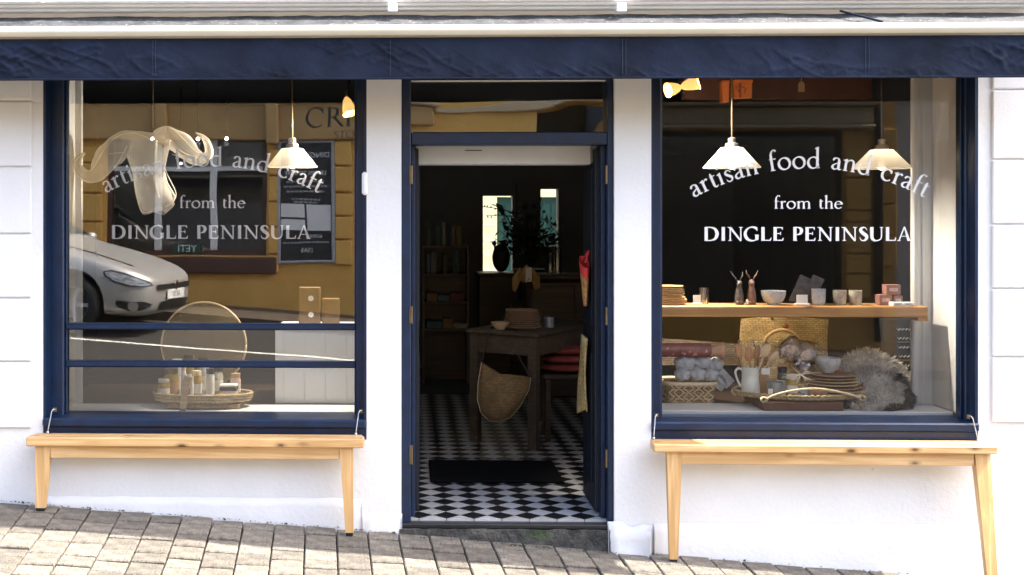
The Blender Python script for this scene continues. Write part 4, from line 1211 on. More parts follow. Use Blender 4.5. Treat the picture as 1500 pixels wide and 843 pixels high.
def spot(px, py, y, dirs, lb, fix, aim):
    p = P(px, py, y); k = 1/SC(y)
    t = thing('spotlight', lb, 'spotlight', p, 'amber glass spotlights')
    for (dx, dz, L_) in dirs:
        d = Vector((dx, -.35, dz)).normalized()
        q = d.to_track_quat('Z', 'Y').to_matrix().to_4x4()
        mm = Matrix.Translation(p) @ q
        ln = L_*k
        obj('shade', MB().lathe([(.010, 0), (.024, ln*.2), (.036, ln*.6), (.042, ln)], seg=20, M=mm), M['amber_shade'], parent=t, smooth=True)
        obj('bulb', MB().ball(p+d*ln*.75, .026, seg=14, rings=9), M['bulb'], parent=t, smooth=True)
        l = bpy.data.lights.new('bulb_light', 'SPOT'); l.energy = (80.0 if len(dirs) > 1 else 38.0)/len(dirs); l.color = (1,.88,.72); l.shadow_soft_size = .03; l.spot_size = R(95 if len(dirs) > 1 else 125); l.spot_blend = .7
        lo = bpy.data.objects.new('bulb_light', l); COL.objects.link(lo); lo.location = p+d*(ln+.02); lo.rotation_euler = (Vector(aim)-lo.location).to_track_quat('-Z', 'Y').to_euler()
    f = Vector((p.x+fix[0], p.y+.05, 2.749))
    obj('bracket', MB().tube([p, p+Vector((fix[0]*.2, .02, .05)), p+Vector((fix[0]*.8, .04, .10)), f], .007, 8), M['black_iron'], parent=t, smooth=True)
spot(507, 143, .7, ((.25, -1, 27),), 'amber spotlight at the top corner of the window with glazing bars', (.02,), (X(240,.4), .42, 1.12))
spot(997, 128, .6, ((-1, -.25, 22), (.9, .25, 26)), 'pair of bright amber spotlights above the pottery window', (.01,), (X(1185,.4), .38, .72))
# ---------------------------------------------------------------- window with glazing bars: ornament, tray, counter
yh = .46
def PT(px, py, y=yh): return P(px, py, y)
hr = thing('horned_ornament', 'cream gauze buffalo head with long curling horns hanging behind the glass', 'ornament', PT(225, 230))
kh = 1/SC(yh)
def horn(pts, ws):
    mb = MB(); pts3 = spl([(p[0], p[1], w) for p, w in zip(pts, ws)], 8)
    seg = 12
    n_ = len(pts3)
    for i, p in enumerate(pts3):
        a = pts3[max(i-1,0)]; c = pts3[min(i+1,n_-1)]
        t = Vector((c.x-a.x, -(c.y-a.y))).normalized(); q = Vector((-t.y, t.x))
        ce = PT(p.x, p.y)
        for k in range(seg):
            an = 2*math.pi*k/seg
            fold = 1+.10*math.sin(3*an+i*.35)
            mb.v.append(ce+Vector((q.x*math.cos(an), 0, q.y*math.cos(an)))*p.z*kh*fold+Vector((0, math.sin(an)*p.z*kh*.55, 0)))
    for i in range(n_-1):
        for k in range(seg):
            mb.f.append([i*seg+k, i*seg+(k+1)%seg, (i+1)*seg+(k+1)%seg, (i+1)*seg+k]); mb.m.append(0)
    return mb.disp(.006, 14)
obj('horn', horn([(228,207),(205,206),(180,212),(160,228),(146,250),(132,258),(117,250),(112,238),(118,228),(125,225)], [12,14,18,19,14,9,6.5,5,3,1]), M['organza'], parent=hr, smooth=True)
obj('horn', horn([(228,205),(242,198),(258,205),(272,218),(288,230),(299,232),(307,222),(304,208),(296,200),(287,195)], [10,13,16,16,12,8,6,4,3,1]), M['organza'], parent=hr, smooth=True)
def face(u, v):
    ys = [205, 228, 252, 280, 300, 312]
    xl = [192, 186, 194, 199, 203, 210]; xr = [252, 246, 240, 250, 257, 243]
    t = v*5; i = min(int(t), 4); f = t-i
    py = ys[i]*(1-f)+ys[i+1]*f; a = xl[i]*(1-f)+xl[i+1]*f; c = xr[i]*(1-f)+xr[i+1]*f
    an = math.pi*2*u
    x = (a+c)/2+(c-a)/2*math.cos(an)
    p = PT(x, py)
    d = .06*(1-.3*v)*math.sin(an)
    w = noise.noise(Vector((u*5, v*4, 1)))*.02
    return p+Vector((0, -d+w-.02*v, .012*math.sin(an*2)*v))
obj('head', MB().grid(face, 40, 24), M['organza'], parent=hr, smooth=True)
obj('fold', MB().tube([PT(229,206,.40), PT(228,232,.385), PT(226,262,.38), PT(233,290,.385)], [.022,.020,.018,.012], 10, flat=.4), M['organza'], parent=hr, smooth=True)
obj('fold', MB().tube([PT(240,210,.41), PT(238,240,.39), PT(244,268,.385), PT(256,288,.39), PT(250,304,.40)], [.012,.012,.014,.016,.006], 10, flat=.4), M['organza'], parent=hr, smooth=True)
def seam(pts, off, r=.0028):
    return [PT(p[0], p[1], yh-off) for p in pts]
for pts in ([(125,225),(116,230),(107,243),(112,257),(131,268),(152,261),(172,240),(186,214)], [(125,225),(120,232),(117,241),(122,249),(134,249),(145,232),(155,216),(172,200),(196,195),(218,203)],
            [(287,195),(294,202),(299,212),(300,224),(289,224),(272,208),(258,194),(243,187),(228,196)], [(287,195),(298,202),(307,212),(310,226),(302,238),(285,236),(268,232),(252,226)],
            [(192,212),(190,232),(196,256),(200,280),(205,306),(212,312),(228,308),(246,302),(256,292),(257,280),(246,258),(240,240),(236,214)], [(224,206),(230,240),(228,275),(240,300)], [(200,214),(222,222),(250,206)], [(160,226),(180,224),(196,232)], [(255,214),(272,226),(290,231)]):
    obj('seam', MB().tube(spl([tuple(q) for q in seam(pts, .052)], 4), .0028, 5), M['seam_cord'], parent=hr, smooth=True)
obj('hanging_thread', MB().tube([PT(224,200), Vector((PT(224,200).x, yh, 2.749))], .0018, 5), M['brass'], parent=hr)
# round plaited disc behind the tray
yd = .62
p = P(298.5, 505, yd); r_ = 62.5/SC(yd)
rd = thing('round_disc', 'large round sheer straw disc standing behind the loaded tray', 'disc', (p.x, yd, zDl))
M['straw_sheer'] = sheer('sheer_straw', (.62,.50,.27), .35)
mm = Matrix.Translation(p) @ Matrix.Rotation(R(82), 4, 'X')
obj('disc_face', MB().lathe([(.001,.0),(r_*.5,.004),(r_*.98,0),(r_*.98,.006),(r_*.5,.010),(.001,.006)], seg=64, M=mm), M['straw_sheer'], parent=rd)
mbx = MB()
for k in range(1):
    mbx.tube([p+Vector((math.cos(a)*r_, 0, math.sin(a)*r_)) for a in [i*math.pi*2/72 for i in range(73)]], .006, 6)
obj('disc_rim', mbx, M['cane'], parent=rd, smooth=True)
obj('disc_stand', MB().box(p.x-.05, p.x+.05, yd+.01, yd+.05, zDl-.003, p.z-r_*.4), M['dark_wood'], parent=rd)
# oval willow tray
def oval_tray(name, lb, px0, px1, y, z, depth, rim, mrim=M['weave_rim'], rows=3):
    c = Vector(((X(px0,y)+X(px1,y))/2, y, z)); a = (X(px1,y)-X(px0,y))/2
    t = thing(name, lb, 'tray', c)
    obj('tray_base', MB().lathe([(.001,0),(.86,0),(.97,rim*.8),(.99,rim*.8),(.90,-.004),(.001,-.006)], c+Vector((0,0,.007)), 56, a, depth), M['weave_tray'], parent=t, smooth=30)
    for q in range(rows):
        pts = []
        mbx = MB()
        n_ = 132
        for i in range(n_+1):
            an = 2*math.pi*i/n_
            ph = an*60+q*2.1
            rr = 1-.016*(rows-1-q)+.006*math.cos(ph)
            pts.append(c+Vector((math.cos(an)*a*rr, math.sin(an)*depth*rr, .010+rim*(q+.5)/rows+.0035*math.sin(ph))))
        obj('rim_coil', mbx.tube(pts, rim/rows*.56, 6, cap=False), mrim, parent=t, smooth=True)
    return t, c, a
tr, tc, ta = oval_tray('willow_tray', 'oval willow tray of small goods in front of the round straw disc', 226, 369, .42, zDl+.028, .13, .045)
tag(obj('wicker_stand', MB().box(tc.x-ta*.68, tc.x+ta*.8, .32, .52, zDl+.001, zDl+.026, b=.004), M['weave_tray']), 'flat wicker stand beneath the oval willow tray', 'stand')
zt2 = tc.z+.016
def jar_mb(r, h, lid=True): return MB().lathe([(.001,0),(r*.95,0),(r,h*.06),(r,h*.72),(r*.85,h*.8),(r*.85,h*.83),(.001,h*.83)], seg=24)
def jar(px, y, r, h, mt, lidm, lb, z, cat='jar', name='jar'):
    b_ = Vector((X(px, y), y, z))
    t = thing(name, lb, cat, b_)
    obj('body', jar_mb(r, h).xf(Matrix.Translation(b_)), mt, parent=t, smooth=40)
    obj('paper_label', MB().lathe([(r*1.004,h*.2),(r*1.006,h*.2),(r*1.006,h*.55),(r*1.004,h*.55)], b_, 24), M['card'] if r < .035 else M['kraft'], parent=t, smooth=40)
    obj('lid', MB().lathe([(.001,h*.832),(r*.92,h*.832),(r*.92,h),(.001,h)], b_, 24), lidm, parent=t, smooth=40)
    return t
jar(251, .44, 0.041, 0.165, M['honey'], M['brass'], 'squat amber jar at the near end of the willow tray', zt2)
jar(240, .40, 0.034, 0.112, M['honey'], M['card'], 'low olive jar at the rim of the willow tray', zt2)
jar(288, .40, 0.029, 0.158, M['honey'], M['cane'], 'amber jar behind the pale wooden paddle', zt2)
jar(298, .46, 0.032, 0.224, M['grey_ceramic'], M['black_plastic'], 'tall grey bottle in the middle of the willow tray', zt2, 'bottle', 'bottle')
jar(308, .38, 0.024, 0.172, M['ceramic'], M['black_plastic'], 'cream bottle with a dark lid on the willow tray', zt2, 'bottle', 'bottle')
jar(269, .36, 0.015, 0.198, M['white_gloss'], M['cane'], 'slim white candle tube on the willow tray', zt2, 'candle', 'candle')
jar(281, .34, 0.011, 0.132, M['white_gloss'], M['cane'], 'short white candle tube on the willow tray', zt2, 'candle', 'candle')
jar(259, .49, .030, .21, M['grey_ceramic'], M['card'], 'tall pale bottle at the back of the willow tray near the amber jar', zt2, 'bottle', 'bottle')
jar(318, .50, .034, .17, M['brown_ceramic'], M['black_plastic'], 'stoneware jar with a black lid at the back of the willow tray', zt2)
jar(276, .52, .030, .23, M['honey'], M['black_plastic'], 'tallest amber bottle at the back of the willow tray', zt2, 'bottle', 'bottle')
jar(345, .50, .030, .13, M['pink_pack'], M['kraft'], 'pinkish packet jar behind the striped box', zt2)
bxp = Vector((X(335, .42), .42, zt2))
gb = thing('gift_box', 'white and black striped box on the willow tray', 'box', bxp)
obj('box_body', MB().box(bxp.x-.045, bxp.x+.045, .39, .46, zt2+.001, zt2+.045, b=.003), M['card'], parent=gb)
obj('box_lid', MB().box(bxp.x-.048, bxp.x+.048, .387, .463, zt2+.046, zt2+.066, b=.003), M['black_plastic'], parent=gb)
obj('box_band', MB().box(bxp.x-.048, bxp.x+.048, .3872, .463, zt2+.067, zt2+.08, b=.003), M['card'], parent=gb)
for px, y, lb in ((322, .35, 'round brown bread roll at the front of the willow tray'), (342, .355, 'golden bread roll beside the striped box')):
    o = obj('bread_roll', MB().ball((0,0,.018), .04, .03, .02, 16, 9).disp(.004, 30), M['kraft'], smooth=True); o.location = (X(px,y), y, zt2-.001); tag(o, lb, 'bread roll')
tag(obj('dish', MB().lathe([(.001,.0),(.09,.0),(.125,.012),(.123,.015),(.09,.004),(.001,.004)], (X(284,.37), .37, zt2-.004), 36, 1, .5), M['grey_ceramic'], smooth=40), 'thin grey oval dish under the bottles on the willow tray', 'dish')
pd = obj('wooden_paddle', MB().prism([(-.019,0),(.014,.0),(.02,.18),(-.008,.19),(-.013,.205),(-.02,.16)], .006, M=Matrix.Translation((X(268,.245), .235, zDl+.003)) @ Matrix.Rotation(R(-14), 4, 'X') @ Matrix.Rotation(R(5), 4, 'Y')), M['pale_wood'])
tag(pd, 'pale wooden paddle leaning against the willow tray', 'paddle')
# white counter with kraft boxes
yk = .53
wc0, wc1 = X(403, yk), xL1+.1
wct = Z(485, yk, 460)
wc = thing('display_counter', 'white panelled counter standing at the end of the window bay', 'counter', ((wc0+wc1)/2, yk, zDl))
obj('counter_body', MB().box(wc0, wc1, yk, yk+.4, zDl-.002, wct, b=.003), M['plaster_board'], parent=wc)
obj('counter_top', MB().box(wc0-.004, wc1, yk-.006, yk+.41, wct+.0005, wct+.016, b=.004), M['plaster_board'], parent=wc)
for k in range(4):
    xx = wc0+.05+.12*k
    obj('front_board', MB().box(xx, xx+.116, yk-.004, yk-.0005, zDl+.004, wct-.01, b=.0015), M['plaster_board'], parent=wc)
for px, w_, h_, yy, lb, nm in ((453, 31, 57, .62, 'tall kraft paper bag with a round label on the white counter', 'kraft_bag'), (484, 25, 40, .64, 'short plain kraft box on the white counter beside the bag', 'kraft_box')):
    k = 1/SC(yy); x_ = X(px, yy); zb = wct+.017
    t = thing(nm, lb, nm.replace('kraft_', ''), (x_, yy, zb))
    obj('body', MB().box(x_-w_*k/2, x_+w_*k/2, yy, yy+.08, zb, zb+h_*k, b=.003), M['kraft_bag'], parent=t)
    if nm == 'kraft_bag':
        for dz in (.3, .72):
            obj('round_label', MB().lathe([(.001,0),(.016,0),(.016,.001),(.001,.001)], seg=20, M=Matrix.Translation((x_+.01, yy-.0015, zb+h_*k*dz)) @ Matrix.Rotation(R(90), 4, 'X')), M['card'], parent=t)

# ---------------------------------------------------------------- pottery window
ysf = .33
zS1, zS0 = Z(449, ysf, 1150), Z(465, ysf, 1150)
shf = thing('shelf_plank', 'thick orange brown plank shelf across the pottery window', 'shelf', (X(1160, ysf), ysf, zS0))
obj('plank', MB().box(xR0+.02, X(1360, ysf), ysf, ysf+.24, zS0, zS1, b=.005), M['shelf_wood'], parent=shf)
obj('cleat', MB().box(X(1344, ysf+.01), X(1359, ysf+.01), ysf+.004, ysf+.2, zS0-.02, zS0-.0005, b=.002), M['shelf_wood'], parent=shf)
yi = .44
ki = 1/SC(yi)
zI = zS1+.0008
def xi(px): return X(px, yi)
# plates
pmesh = mesh_of(plate_mesh(.098, .006, .006), 'plate', M['plate_wood'], 40)
for k in range(10):
    o = bpy.data.objects.new('plate', pmesh); COL.objects.link(o)
    s_ = .97 if k < 4 else .80
    o.location = (xi(983)+rnd.uniform(-.006,.004), yi+.02, zI+k*.0104); o.scale = (s_*.98, s_*.9, 1); o.rotation_euler.z = rnd.uniform(0,6)
    tag(o, ordn(k, 10)+' straw plate of the stack on the pottery shelf beside the frame', 'plate', 'straw plates stacked on the shelf')
def cardholder(px, w, h, lb):
    x_ = xi(px); t = thing('card_holder', lb, 'card holder', (x_, yi-.04, zI))
    obj('card', MB().box(x_-w*ki/2, x_+w*ki/2, yi-.045, yi-.042, zI+.012, zI+h*ki, b=.001), M['card'], parent=t)
    obj('foot', MB().box(x_-w*ki*.62, x_+w*ki*.62, yi-.06, yi-.03, zI, zI+.0115, b=.003), M['card'], parent=t)
cardholder(1018, 11, 14, 'white price card holder beside the straw plates')
cardholder(1171, 16, 15, 'white price card holder between the bowl and the cup')
o = obj('dark_tumbler', MB().lathe([(.001,0),(.026,0),(.03,.09),(.027,.09),(.023,.005),(.001,.005)], seg=24), M['glass_pale'], smooth=40); o.location = (xi(1034), yi+.05, zI)
tag(o, 'dim clear tumbler on the pottery shelf before the hares', 'tumbler')
def hare(px, h, m, lb, lean, z=None, y=yi, k=ki):
    x_ = X(px, y); z_ = zI if z is None else z; H = h*k
    t = thing('hare_figurine', lb, 'figurine', (x_, y, z_), 'hare figurines')
    b_ = Vector((x_, y, z_))
    body = MB().lathe([(.001,0),(.021,0),(.024,H*.12),(.023,H*.3),(.017,H*.48),(.013,H*.54),(.016,H*.6),(.017,H*.66),(.010,H*.72),(.001,H*.73)], b_, 20)
    body.tube([b_+Vector((0,-.008,H*.63)), b_+Vector((lean*.012,-.022,H*.60))], [.013,.007], 10)
    body.ball(b_+Vector((-.013,-.012,.012)), .010, .016, .011).ball(b_+Vector((.013,-.012,.012)), .010, .016, .011)
    obj('hare_body', body, m, parent=t, smooth=True)
    for sgn in (-1, 1):
        e0 = b_+Vector((sgn*.006+.003*lean, 0, H*.70)); e1 = b_+Vector((sgn*.026+lean*.006, .004, H*.88)); e2 = b_+Vector((sgn*.034+lean*.012, .006, H))
        obj('ear', MB().tube([e0, e0.lerp(e1,.5)+Vector((0,0,.004)), e1, e2], [.004,.0075,.0065,.0012], 8, flat=.5), m, parent=t, smooth=True)
hare(1101, 50, M['hare_bronze'], 'brown hare figurine with raised ears on the pottery shelf', .3)
hare(1083, 48, M['hare_dark'], 'dark hare figurine turned aside behind the brown hare', -1.2)
o = obj('white_pebble', MB().ball((0,0,.016), .009, .009, .016), M['ceramic'], smooth=True); o.location = (xi(1093), yi-.02, zI); tag(o, 'tiny white pebble ornament between the two hares', 'ornament')
def bowl_mb(r, h): return MB().lathe([(.001,.0),(r*.5,.0),(r*.52,.006),(r*.8,h*.3),(r*.97,h*.7),(r,h),(r*.95,h),(r*.9,h*.66),(r*.72,h*.33),(.001,.012)], seg=36)
o = obj('bowl', bowl_mb(17.3*ki, 20*ki), M['grey_ceramic'], smooth=50); o.location = (xi(1133), yi, zI); tag(o, 'grey speckled bowl on the pottery shelf next to the hares', 'bowl')
def cup(px, w, h, m, lb):
    r = w*ki/2; H = h*ki
    o = obj('cup', MB().lathe([(.001,0),(r*.8,0),(r*.86,.005),(r*.97,H*.4),(r,H),(r*.93,H),(r*.88,H*.4),(.001,.008)], seg=32), m, smooth=50)
    o.location = (xi(px), yi, zI); tag(o, lb, 'cup', 'handleless cups on the shelf')
cup(1199, 20, 23, M['grey_ceramic'], 'plain pale grey cup on the shelf right after the second card holder')
cup(1230, 19, 21, M['brown_ceramic'], 'mottled cup in the middle of the three on the shelf')
cup(1253, 18.5, 21, M['brown_ceramic'], 'mottled cup nearest the stacked pink soap boxes')
def soap(px0, px1, py0, py1, lb, y=yi, m='soap_box', lab=True):
    t = thing('soap_box', lb, 'box', (X((px0+px1)/2, y), y, zI))
    x0, x1 = X(px0, y), X(px1, y); z0 = zI+(447-py1)*ki; z1 = zI+(447-py0)*ki-.0006
    obj('carton', MB().box(x0, x1, y-.03, y+.03, z0, z1, b=.002), M[m], parent=t)
    if lab: obj('wrapper_band', MB().box(x0+(x1-x0)*.2, x1-(x1-x0)*.2, y-.0312, y-.0302, z0+(z1-z0)*.35, z1-(z1-z0)*.3), M['pink_pack'], parent=t)
soap(1285, 1304, 432, 447, 'dusky pink soap box at the base of the small pile by the cups')
soap(1306, 1319, 433, 447, 'short dusky pink soap box under the edge of the pile')
soap(1295, 1316, 417.5, 432, 'dusky pink soap box on top of the small pile')
soap(1305, 1319, 441.5, 447, 'flat white ended box in front of the soap pile', yi-.07, 'card')
soap(1321, 1335, 441.5, 447, 'flat white ended box last on the shelf', yi-.07, 'card')
# leaning slates behind the cups
for px, lb in ((1178, 'thin dark slate leaning behind the price card holder'), (1197, 'thin dark slate leaning behind the plain grey cup')):
    mm = Matrix.Translation((xi(px)-.02, yi+.10, zI+.002)) @ Matrix.Rotation(R(24), 4, 'Y')
    tag(obj('slate_board', MB().box(-.035, .035, 0, .008, 0, .16, b=.002, M=mm), M['hare_dark']), lb, 'slate')
# pelmet board high up with orange boxes
yp = 1.0
tag(obj('high_shelf', MB().box(X(1000,yp), X(1278,yp), yp, yp+.05, Z(146,yp,1140), Z(100,yp,1140), b=.004), M['red_brown']), 'red brown board high inside the pottery window', 'shelf')
for (a, c, d, e, lb) in ((1058, 1068, 118, 150, 'narrow orange gift box hanging inside the top of the window'), (1076, 1102, 117, 144, 'wide orange gift box with a rust ribbon bow')):
    x0, x1 = X(a, .8), X(c, .8); z0, z1 = Z(e, .8, 1080), Z(d, .8, 1080)
    t = thing('gift_box', lb, 'box', ((x0+x1)/2, .8, z0))
    obj('box_body', MB().box(x0, x1, .8, .86, z0, z1-.02, b=.003), M['orange'], parent=t)
    obj('box_lid', MB().box(x0-.003, x1+.003, .797, .863, z1-.0195, z1, b=.003), M['orange'], parent=t)
    if a == 1076:
        xm_ = (x0+x1)/2-.02
        obj('ribbon', MB().box(xm_-.006, xm_+.006, .7955, .7965, z0, z1-.02).tube([(xm_, .79, z1-.03), (xm_-.03, .785, z1-.05), (xm_-.012, .79, z1-.075), (xm_, .79, z1-.035), (xm_+.03, .785, z1-.055), (xm_+.02, .79, z1-.085)], .006, 6, flat=.5), M['ribbon'], parent=t)
    obj('hanging_cord', MB().tube([((x0+x1)/2, .83, z1), ((x0+x1)/2, .83, 2.749)], .002, 5), M['ribbon'], parent=t)
x_ = X(1174, .7); z_ = Z(135, .7, 1174)
t = thing('gift_tag', 'buff card tag hanging high in the pottery window', 'tag', (x_, .7, z_))
obj('tag_card', MB().prism([(-.018,0),(.018,0),(.018,.045),(.010,.058),(-.010,.058),(-.018,.045)], .002, M=Matrix.Translation((x_, .7, z_))), M['kraft'], parent=t)
obj('tag_string', MB().tube([(x_, .701, z_+.052), (x_, .701, 2.749)], .0012, 5), M['raffia'], parent=t)
# tall ochre blind-like cloth roll seen deeper in, plaited bag
ybg = .80
x0, x1 = X(1086, ybg), X(1215, ybg); z1 = Z(468, ybg, 1150); z0 = zD-.002
bg_ = thing('plaited_bag', 'flat plaited palm bag with rope handles standing under the shelf', 'bag', ((x0+x1)/2, ybg, z0))
def bagfn(sg):
    def f(u, v):
        d = .045*math.sin(math.pi*u)**.5*(1-.75*v)
        return Vector((x0+(x1-x0)*u+(.006*math.sin(v*7)), ybg+sg*d+.03*v+.004*math.sin(u*19+v*5), z0+(z1-z0)*v+.012*math.sin(u*3.4)*v))
    return f
obj('bag_panel', MB().grid(bagfn(-1), 28, 20), M['weave_bag'], parent=bg_, smooth=True)
obj('bag_panel', MB().grid(bagfn(1), 28, 20), M['weave_bag'], parent=bg_, smooth=True)
obj('handle', MB().tube([P(1132,468,ybg-.02), P(1128,463.5,ybg-.04), P(1140,462,ybg-.05), P(1160,467,ybg-.055), P(1172,466,ybg-.05), P(1180,462,ybg-.03)], .0075, 8), M['rope'], parent=bg_, smooth=True)
obj('handle', MB().tube([P(1134,470,ybg-.03), P(1131,478,ybg-.06), P(1140,484,ybg-.065), P(1150,482,ybg-.06)], .005, 8), M['rope'], parent=bg_, smooth=True)
obj('button', MB().ball(P(1151,478,ybg-.06), .02, .012, .016), M['ribbon'], parent=bg_, smooth=True)
tag(obj('rush_mat', MB().grid(lambda u, v: Vector((xR0+.05+(X(1090,1.0)-xR0-.05)*u, .95+.06*v, Z(535,1.0,1020)+(.17+.0*u-.05*u)*v)), 6, 6), M['weave_dark']), 'dark woven rush panel behind the bamboo basket', 'mat')
bpy.data.objects['rush_mat'].modifiers.new('thickness', 'SOLIDIFY').thickness = .02
# bamboo basket with wrapped bundles and a cracker
yb = .60
x0, x1 = X(970, yb), X(1046, yb); zb0 = zD-.0025; zb1 = Z(556, yb, 1010)
bb = thing('bamboo_basket', 'split bamboo basket full of grey wrapped bundles', 'basket', ((x0+x1)/2, yb, zb0))
def bsk(u, v):
    a = 2*math.pi*u; ca, sa = math.cos(a), math.sin(a)
    e = 4.0
    r = (abs(ca)**e+abs(sa)**e)**(-1/e)
    k = .95+.05*v
    return Vector(((x0+x1)/2+(x1-x0)/2*r*ca*k, yb+.02+.13*r*sa*k, zb0+(zb1-zb0)*v))
obj('basket_wall', MB().grid(bsk, 64, 8), M['weave_basket'], parent=bb, smooth=True)
# raised herringbone splints on the front
mb = MB()
kb = 1/SC(yb-.12)
for gx in range(9):
    for gy in range(4):
        a = 980+gx*7.2; c = 566+gy*6.2
        sg = 1 if ((gx//2)+gy) % 2 else -1
        p0 = P(a, c+2.8*sg, yb-.118); p1 = P(a+7.5, c-2.8*sg, yb-.118)
        mb.tube([p0, (p0+p1)/2+Vector((0,-.005,0)), p1], [.0045,.006,.0045], 5, flat=.5)
obj('splint', mb, M['cane'], parent=bb, kind='stuff')
mb = MB(); n_ = 64
ring = [bsk(i/n_, 1) for i in range(n_+1)]
obj('basket_rim', MB().tube([p+Vector((0,-.003,-.012)) for p in ring], .012, 6, cap=False), M['cane'], parent=bb, smooth=True)
for (px, py, r_, yy, lb) in ((1003, 533, 19, .56, 'grey paper bundle upper nearest the frame in the bamboo basket'), (1027, 531, 17, .57, 'grey paper bundle upper middle in the bamboo basket'), (1047, 535, 15, .58, 'grey paper bundle upper far side in the bamboo basket'),
                         (999, 550, 14, .53, 'grey paper bundle lower nearest the frame in the basket'), (1021, 549, 15, .53, 'grey paper bundle lower middle in the basket'), (1040, 550, 14, .54, 'grey paper bundle lower far side in the basket')):
    c = P(px, py, yy); k = 1/SC(yy)
    mb = MB().ball((0,0,0), r_*k*.82, .05, r_*k*.72, 22, 13)
    for i, v in enumerate(mb.v):
        a = math.atan2(v.z, v.x); mb.v[i] = v*(1+.10*math.sin(a*5+v.y*40)+.08*noise.noise(v*30+c*5))
    o = obj('paper_bundle', mb, M['paper'], smooth=True); o.location = c
    tag(o, lb, 'bundle', 'grey wrapped bundles in the bamboo basket')
mb = MB()
c0, c1 = P(966, 513, .53), P(1060, 513.5, .53)
k = 1/SC(.53)
pr_ = [(0,9.5),(.05,10.5),(.12,10),(.6,10.5),(.76,9.8),(.80,9.2),(.84,6.5),(.90,8.5),(.97,11.5),(1.0,12)]
crk = thing('paper_cracker', 'long red patterned paper cracker across the top of the bamboo basket', 'cracker', c0)
def crf(u, v, a0=0, a1=1):
    t = a0+(a1-a0)*v; a = 2*math.pi*u
    for (q0, r0), (q1, r1) in zip(pr_[:-1], pr_[1:]):
        if q0 <= t <= q1: r = r0+(r1-r0)*(t-q0)/(q1-q0); break
    p = c0.lerp(c1, t); r *= k*(1+.06*noise.noise(Vector((t*9, math.cos(a)*2, math.sin(a)*2))))
    fl = 1 if t < .8 else .6
    return p+Vector((0, math.cos(a)*r*.9*fl, math.sin(a)*r))
obj('cracker_roll', MB().grid(lambda u, v: crf(u, v, 0, .8), 24, 26), M['cracker_red'], parent=crk, smooth=True)
obj('cracker_frill', MB().grid(lambda u, v: crf(u, v, .8, 1), 24, 10), M['cracker_gold'], parent=crk, smooth=True)
obj('cracker_end', MB().lathe([(.001,0),(9*k,0),(9*k,.003),(.001,.003)], seg=20, M=Matrix.Translation(c0+Vector((.002,0,0))) @ Matrix.Rotation(R(90),4,'Y')), M['card'], parent=crk)
def leaning_card(px, py, w, h, ang, y, lb, m, bars=2):
    c = P(px, py, y); k = 1/SC(y)
    mm = Matrix.Translation(c) @ Matrix.Rotation(R(ang), 4, 'Y') @ Matrix.Rotation(R(-8), 4, 'X')
    t = thing('hang_tag', lb, 'tag', c)
    obj('tag_card', MB().box(-w*k/2, w*k/2, 0, .002, -h*k/2, h*k/2, M=mm), M[m], parent=t)
    mb = MB()
    for q in range(bars): mb.box(-w*k*.22+q*.009, -w*k*.22+q*.009+.005, -.0012, -.0004, -h*k*(.3-.1*q), h*k*(.38-.2*q), M=mm)
    obj('printed_mark', mb, M['ink'], parent=t)
leaning_card(1060, 553, 17, 29, -42, .55, 'pale tilted swing tag tied to the bamboo basket', 'paper')
leaning_card(1053, 562, 15, 20, -52, .57, 'second swing tag tucked under the tilted one', 'paper', 0)
# willow tray on a brown box
x0, x1 = X(1118, .24), X(1236, .24)
zx = zD+.001
hbx = Z(589.5, .24, 1170)
tag(obj('cardboard_box', MB().box(x0, x1, .24, .62, zx, hbx, b=.004), M['kraft_dark']), 'low brown cardboard box carrying the woven tray', 'box')
bpy.data.objects['cardboard_box'].name = 'cardboard_box'
tr2, tc2, ta2 = oval_tray('rush_tray', 'oval rush tray with a cane handle piled with kitchen goods', 1077, 1264, .45, hbx+.001, .215, .026, rows=2)
obj('handle', MB().tube(spl([tuple(P(1122,586,.225)), tuple(P(1135,579,.22)), tuple(P(1165,572,.20)), tuple(P(1200,570,.20)), tuple(P(1235,576,.22)), tuple(P(1260,583,.25))], 5), .0065, 8), M['cane'], parent=tr2, smooth=True)
for (px, py, yy) in ((1119, 586, .23), (1262, 583, .26)):
    c = P(px, py, yy)
    obj('handle_knot', MB().tube([c+Vector((.018*math.cos(a)*(1-.1*a/6), .012*math.sin(a*1.7), .013*math.sin(a))) for a in [q*.5 for q in range(26)]], .005, 6), M['cane'], parent=tr2, smooth=True)
obj('handle', MB().tube(spl([tuple(P(1078,580,.50)), tuple(P(1073,572,.51)), tuple(P(1084,566,.52)), tuple(P(1092,572,.50)), tuple(P(1110,581,.46))], 5), .008, 8), M['cane'], parent=tr2, smooth=True)
zk = tc2.z+.012
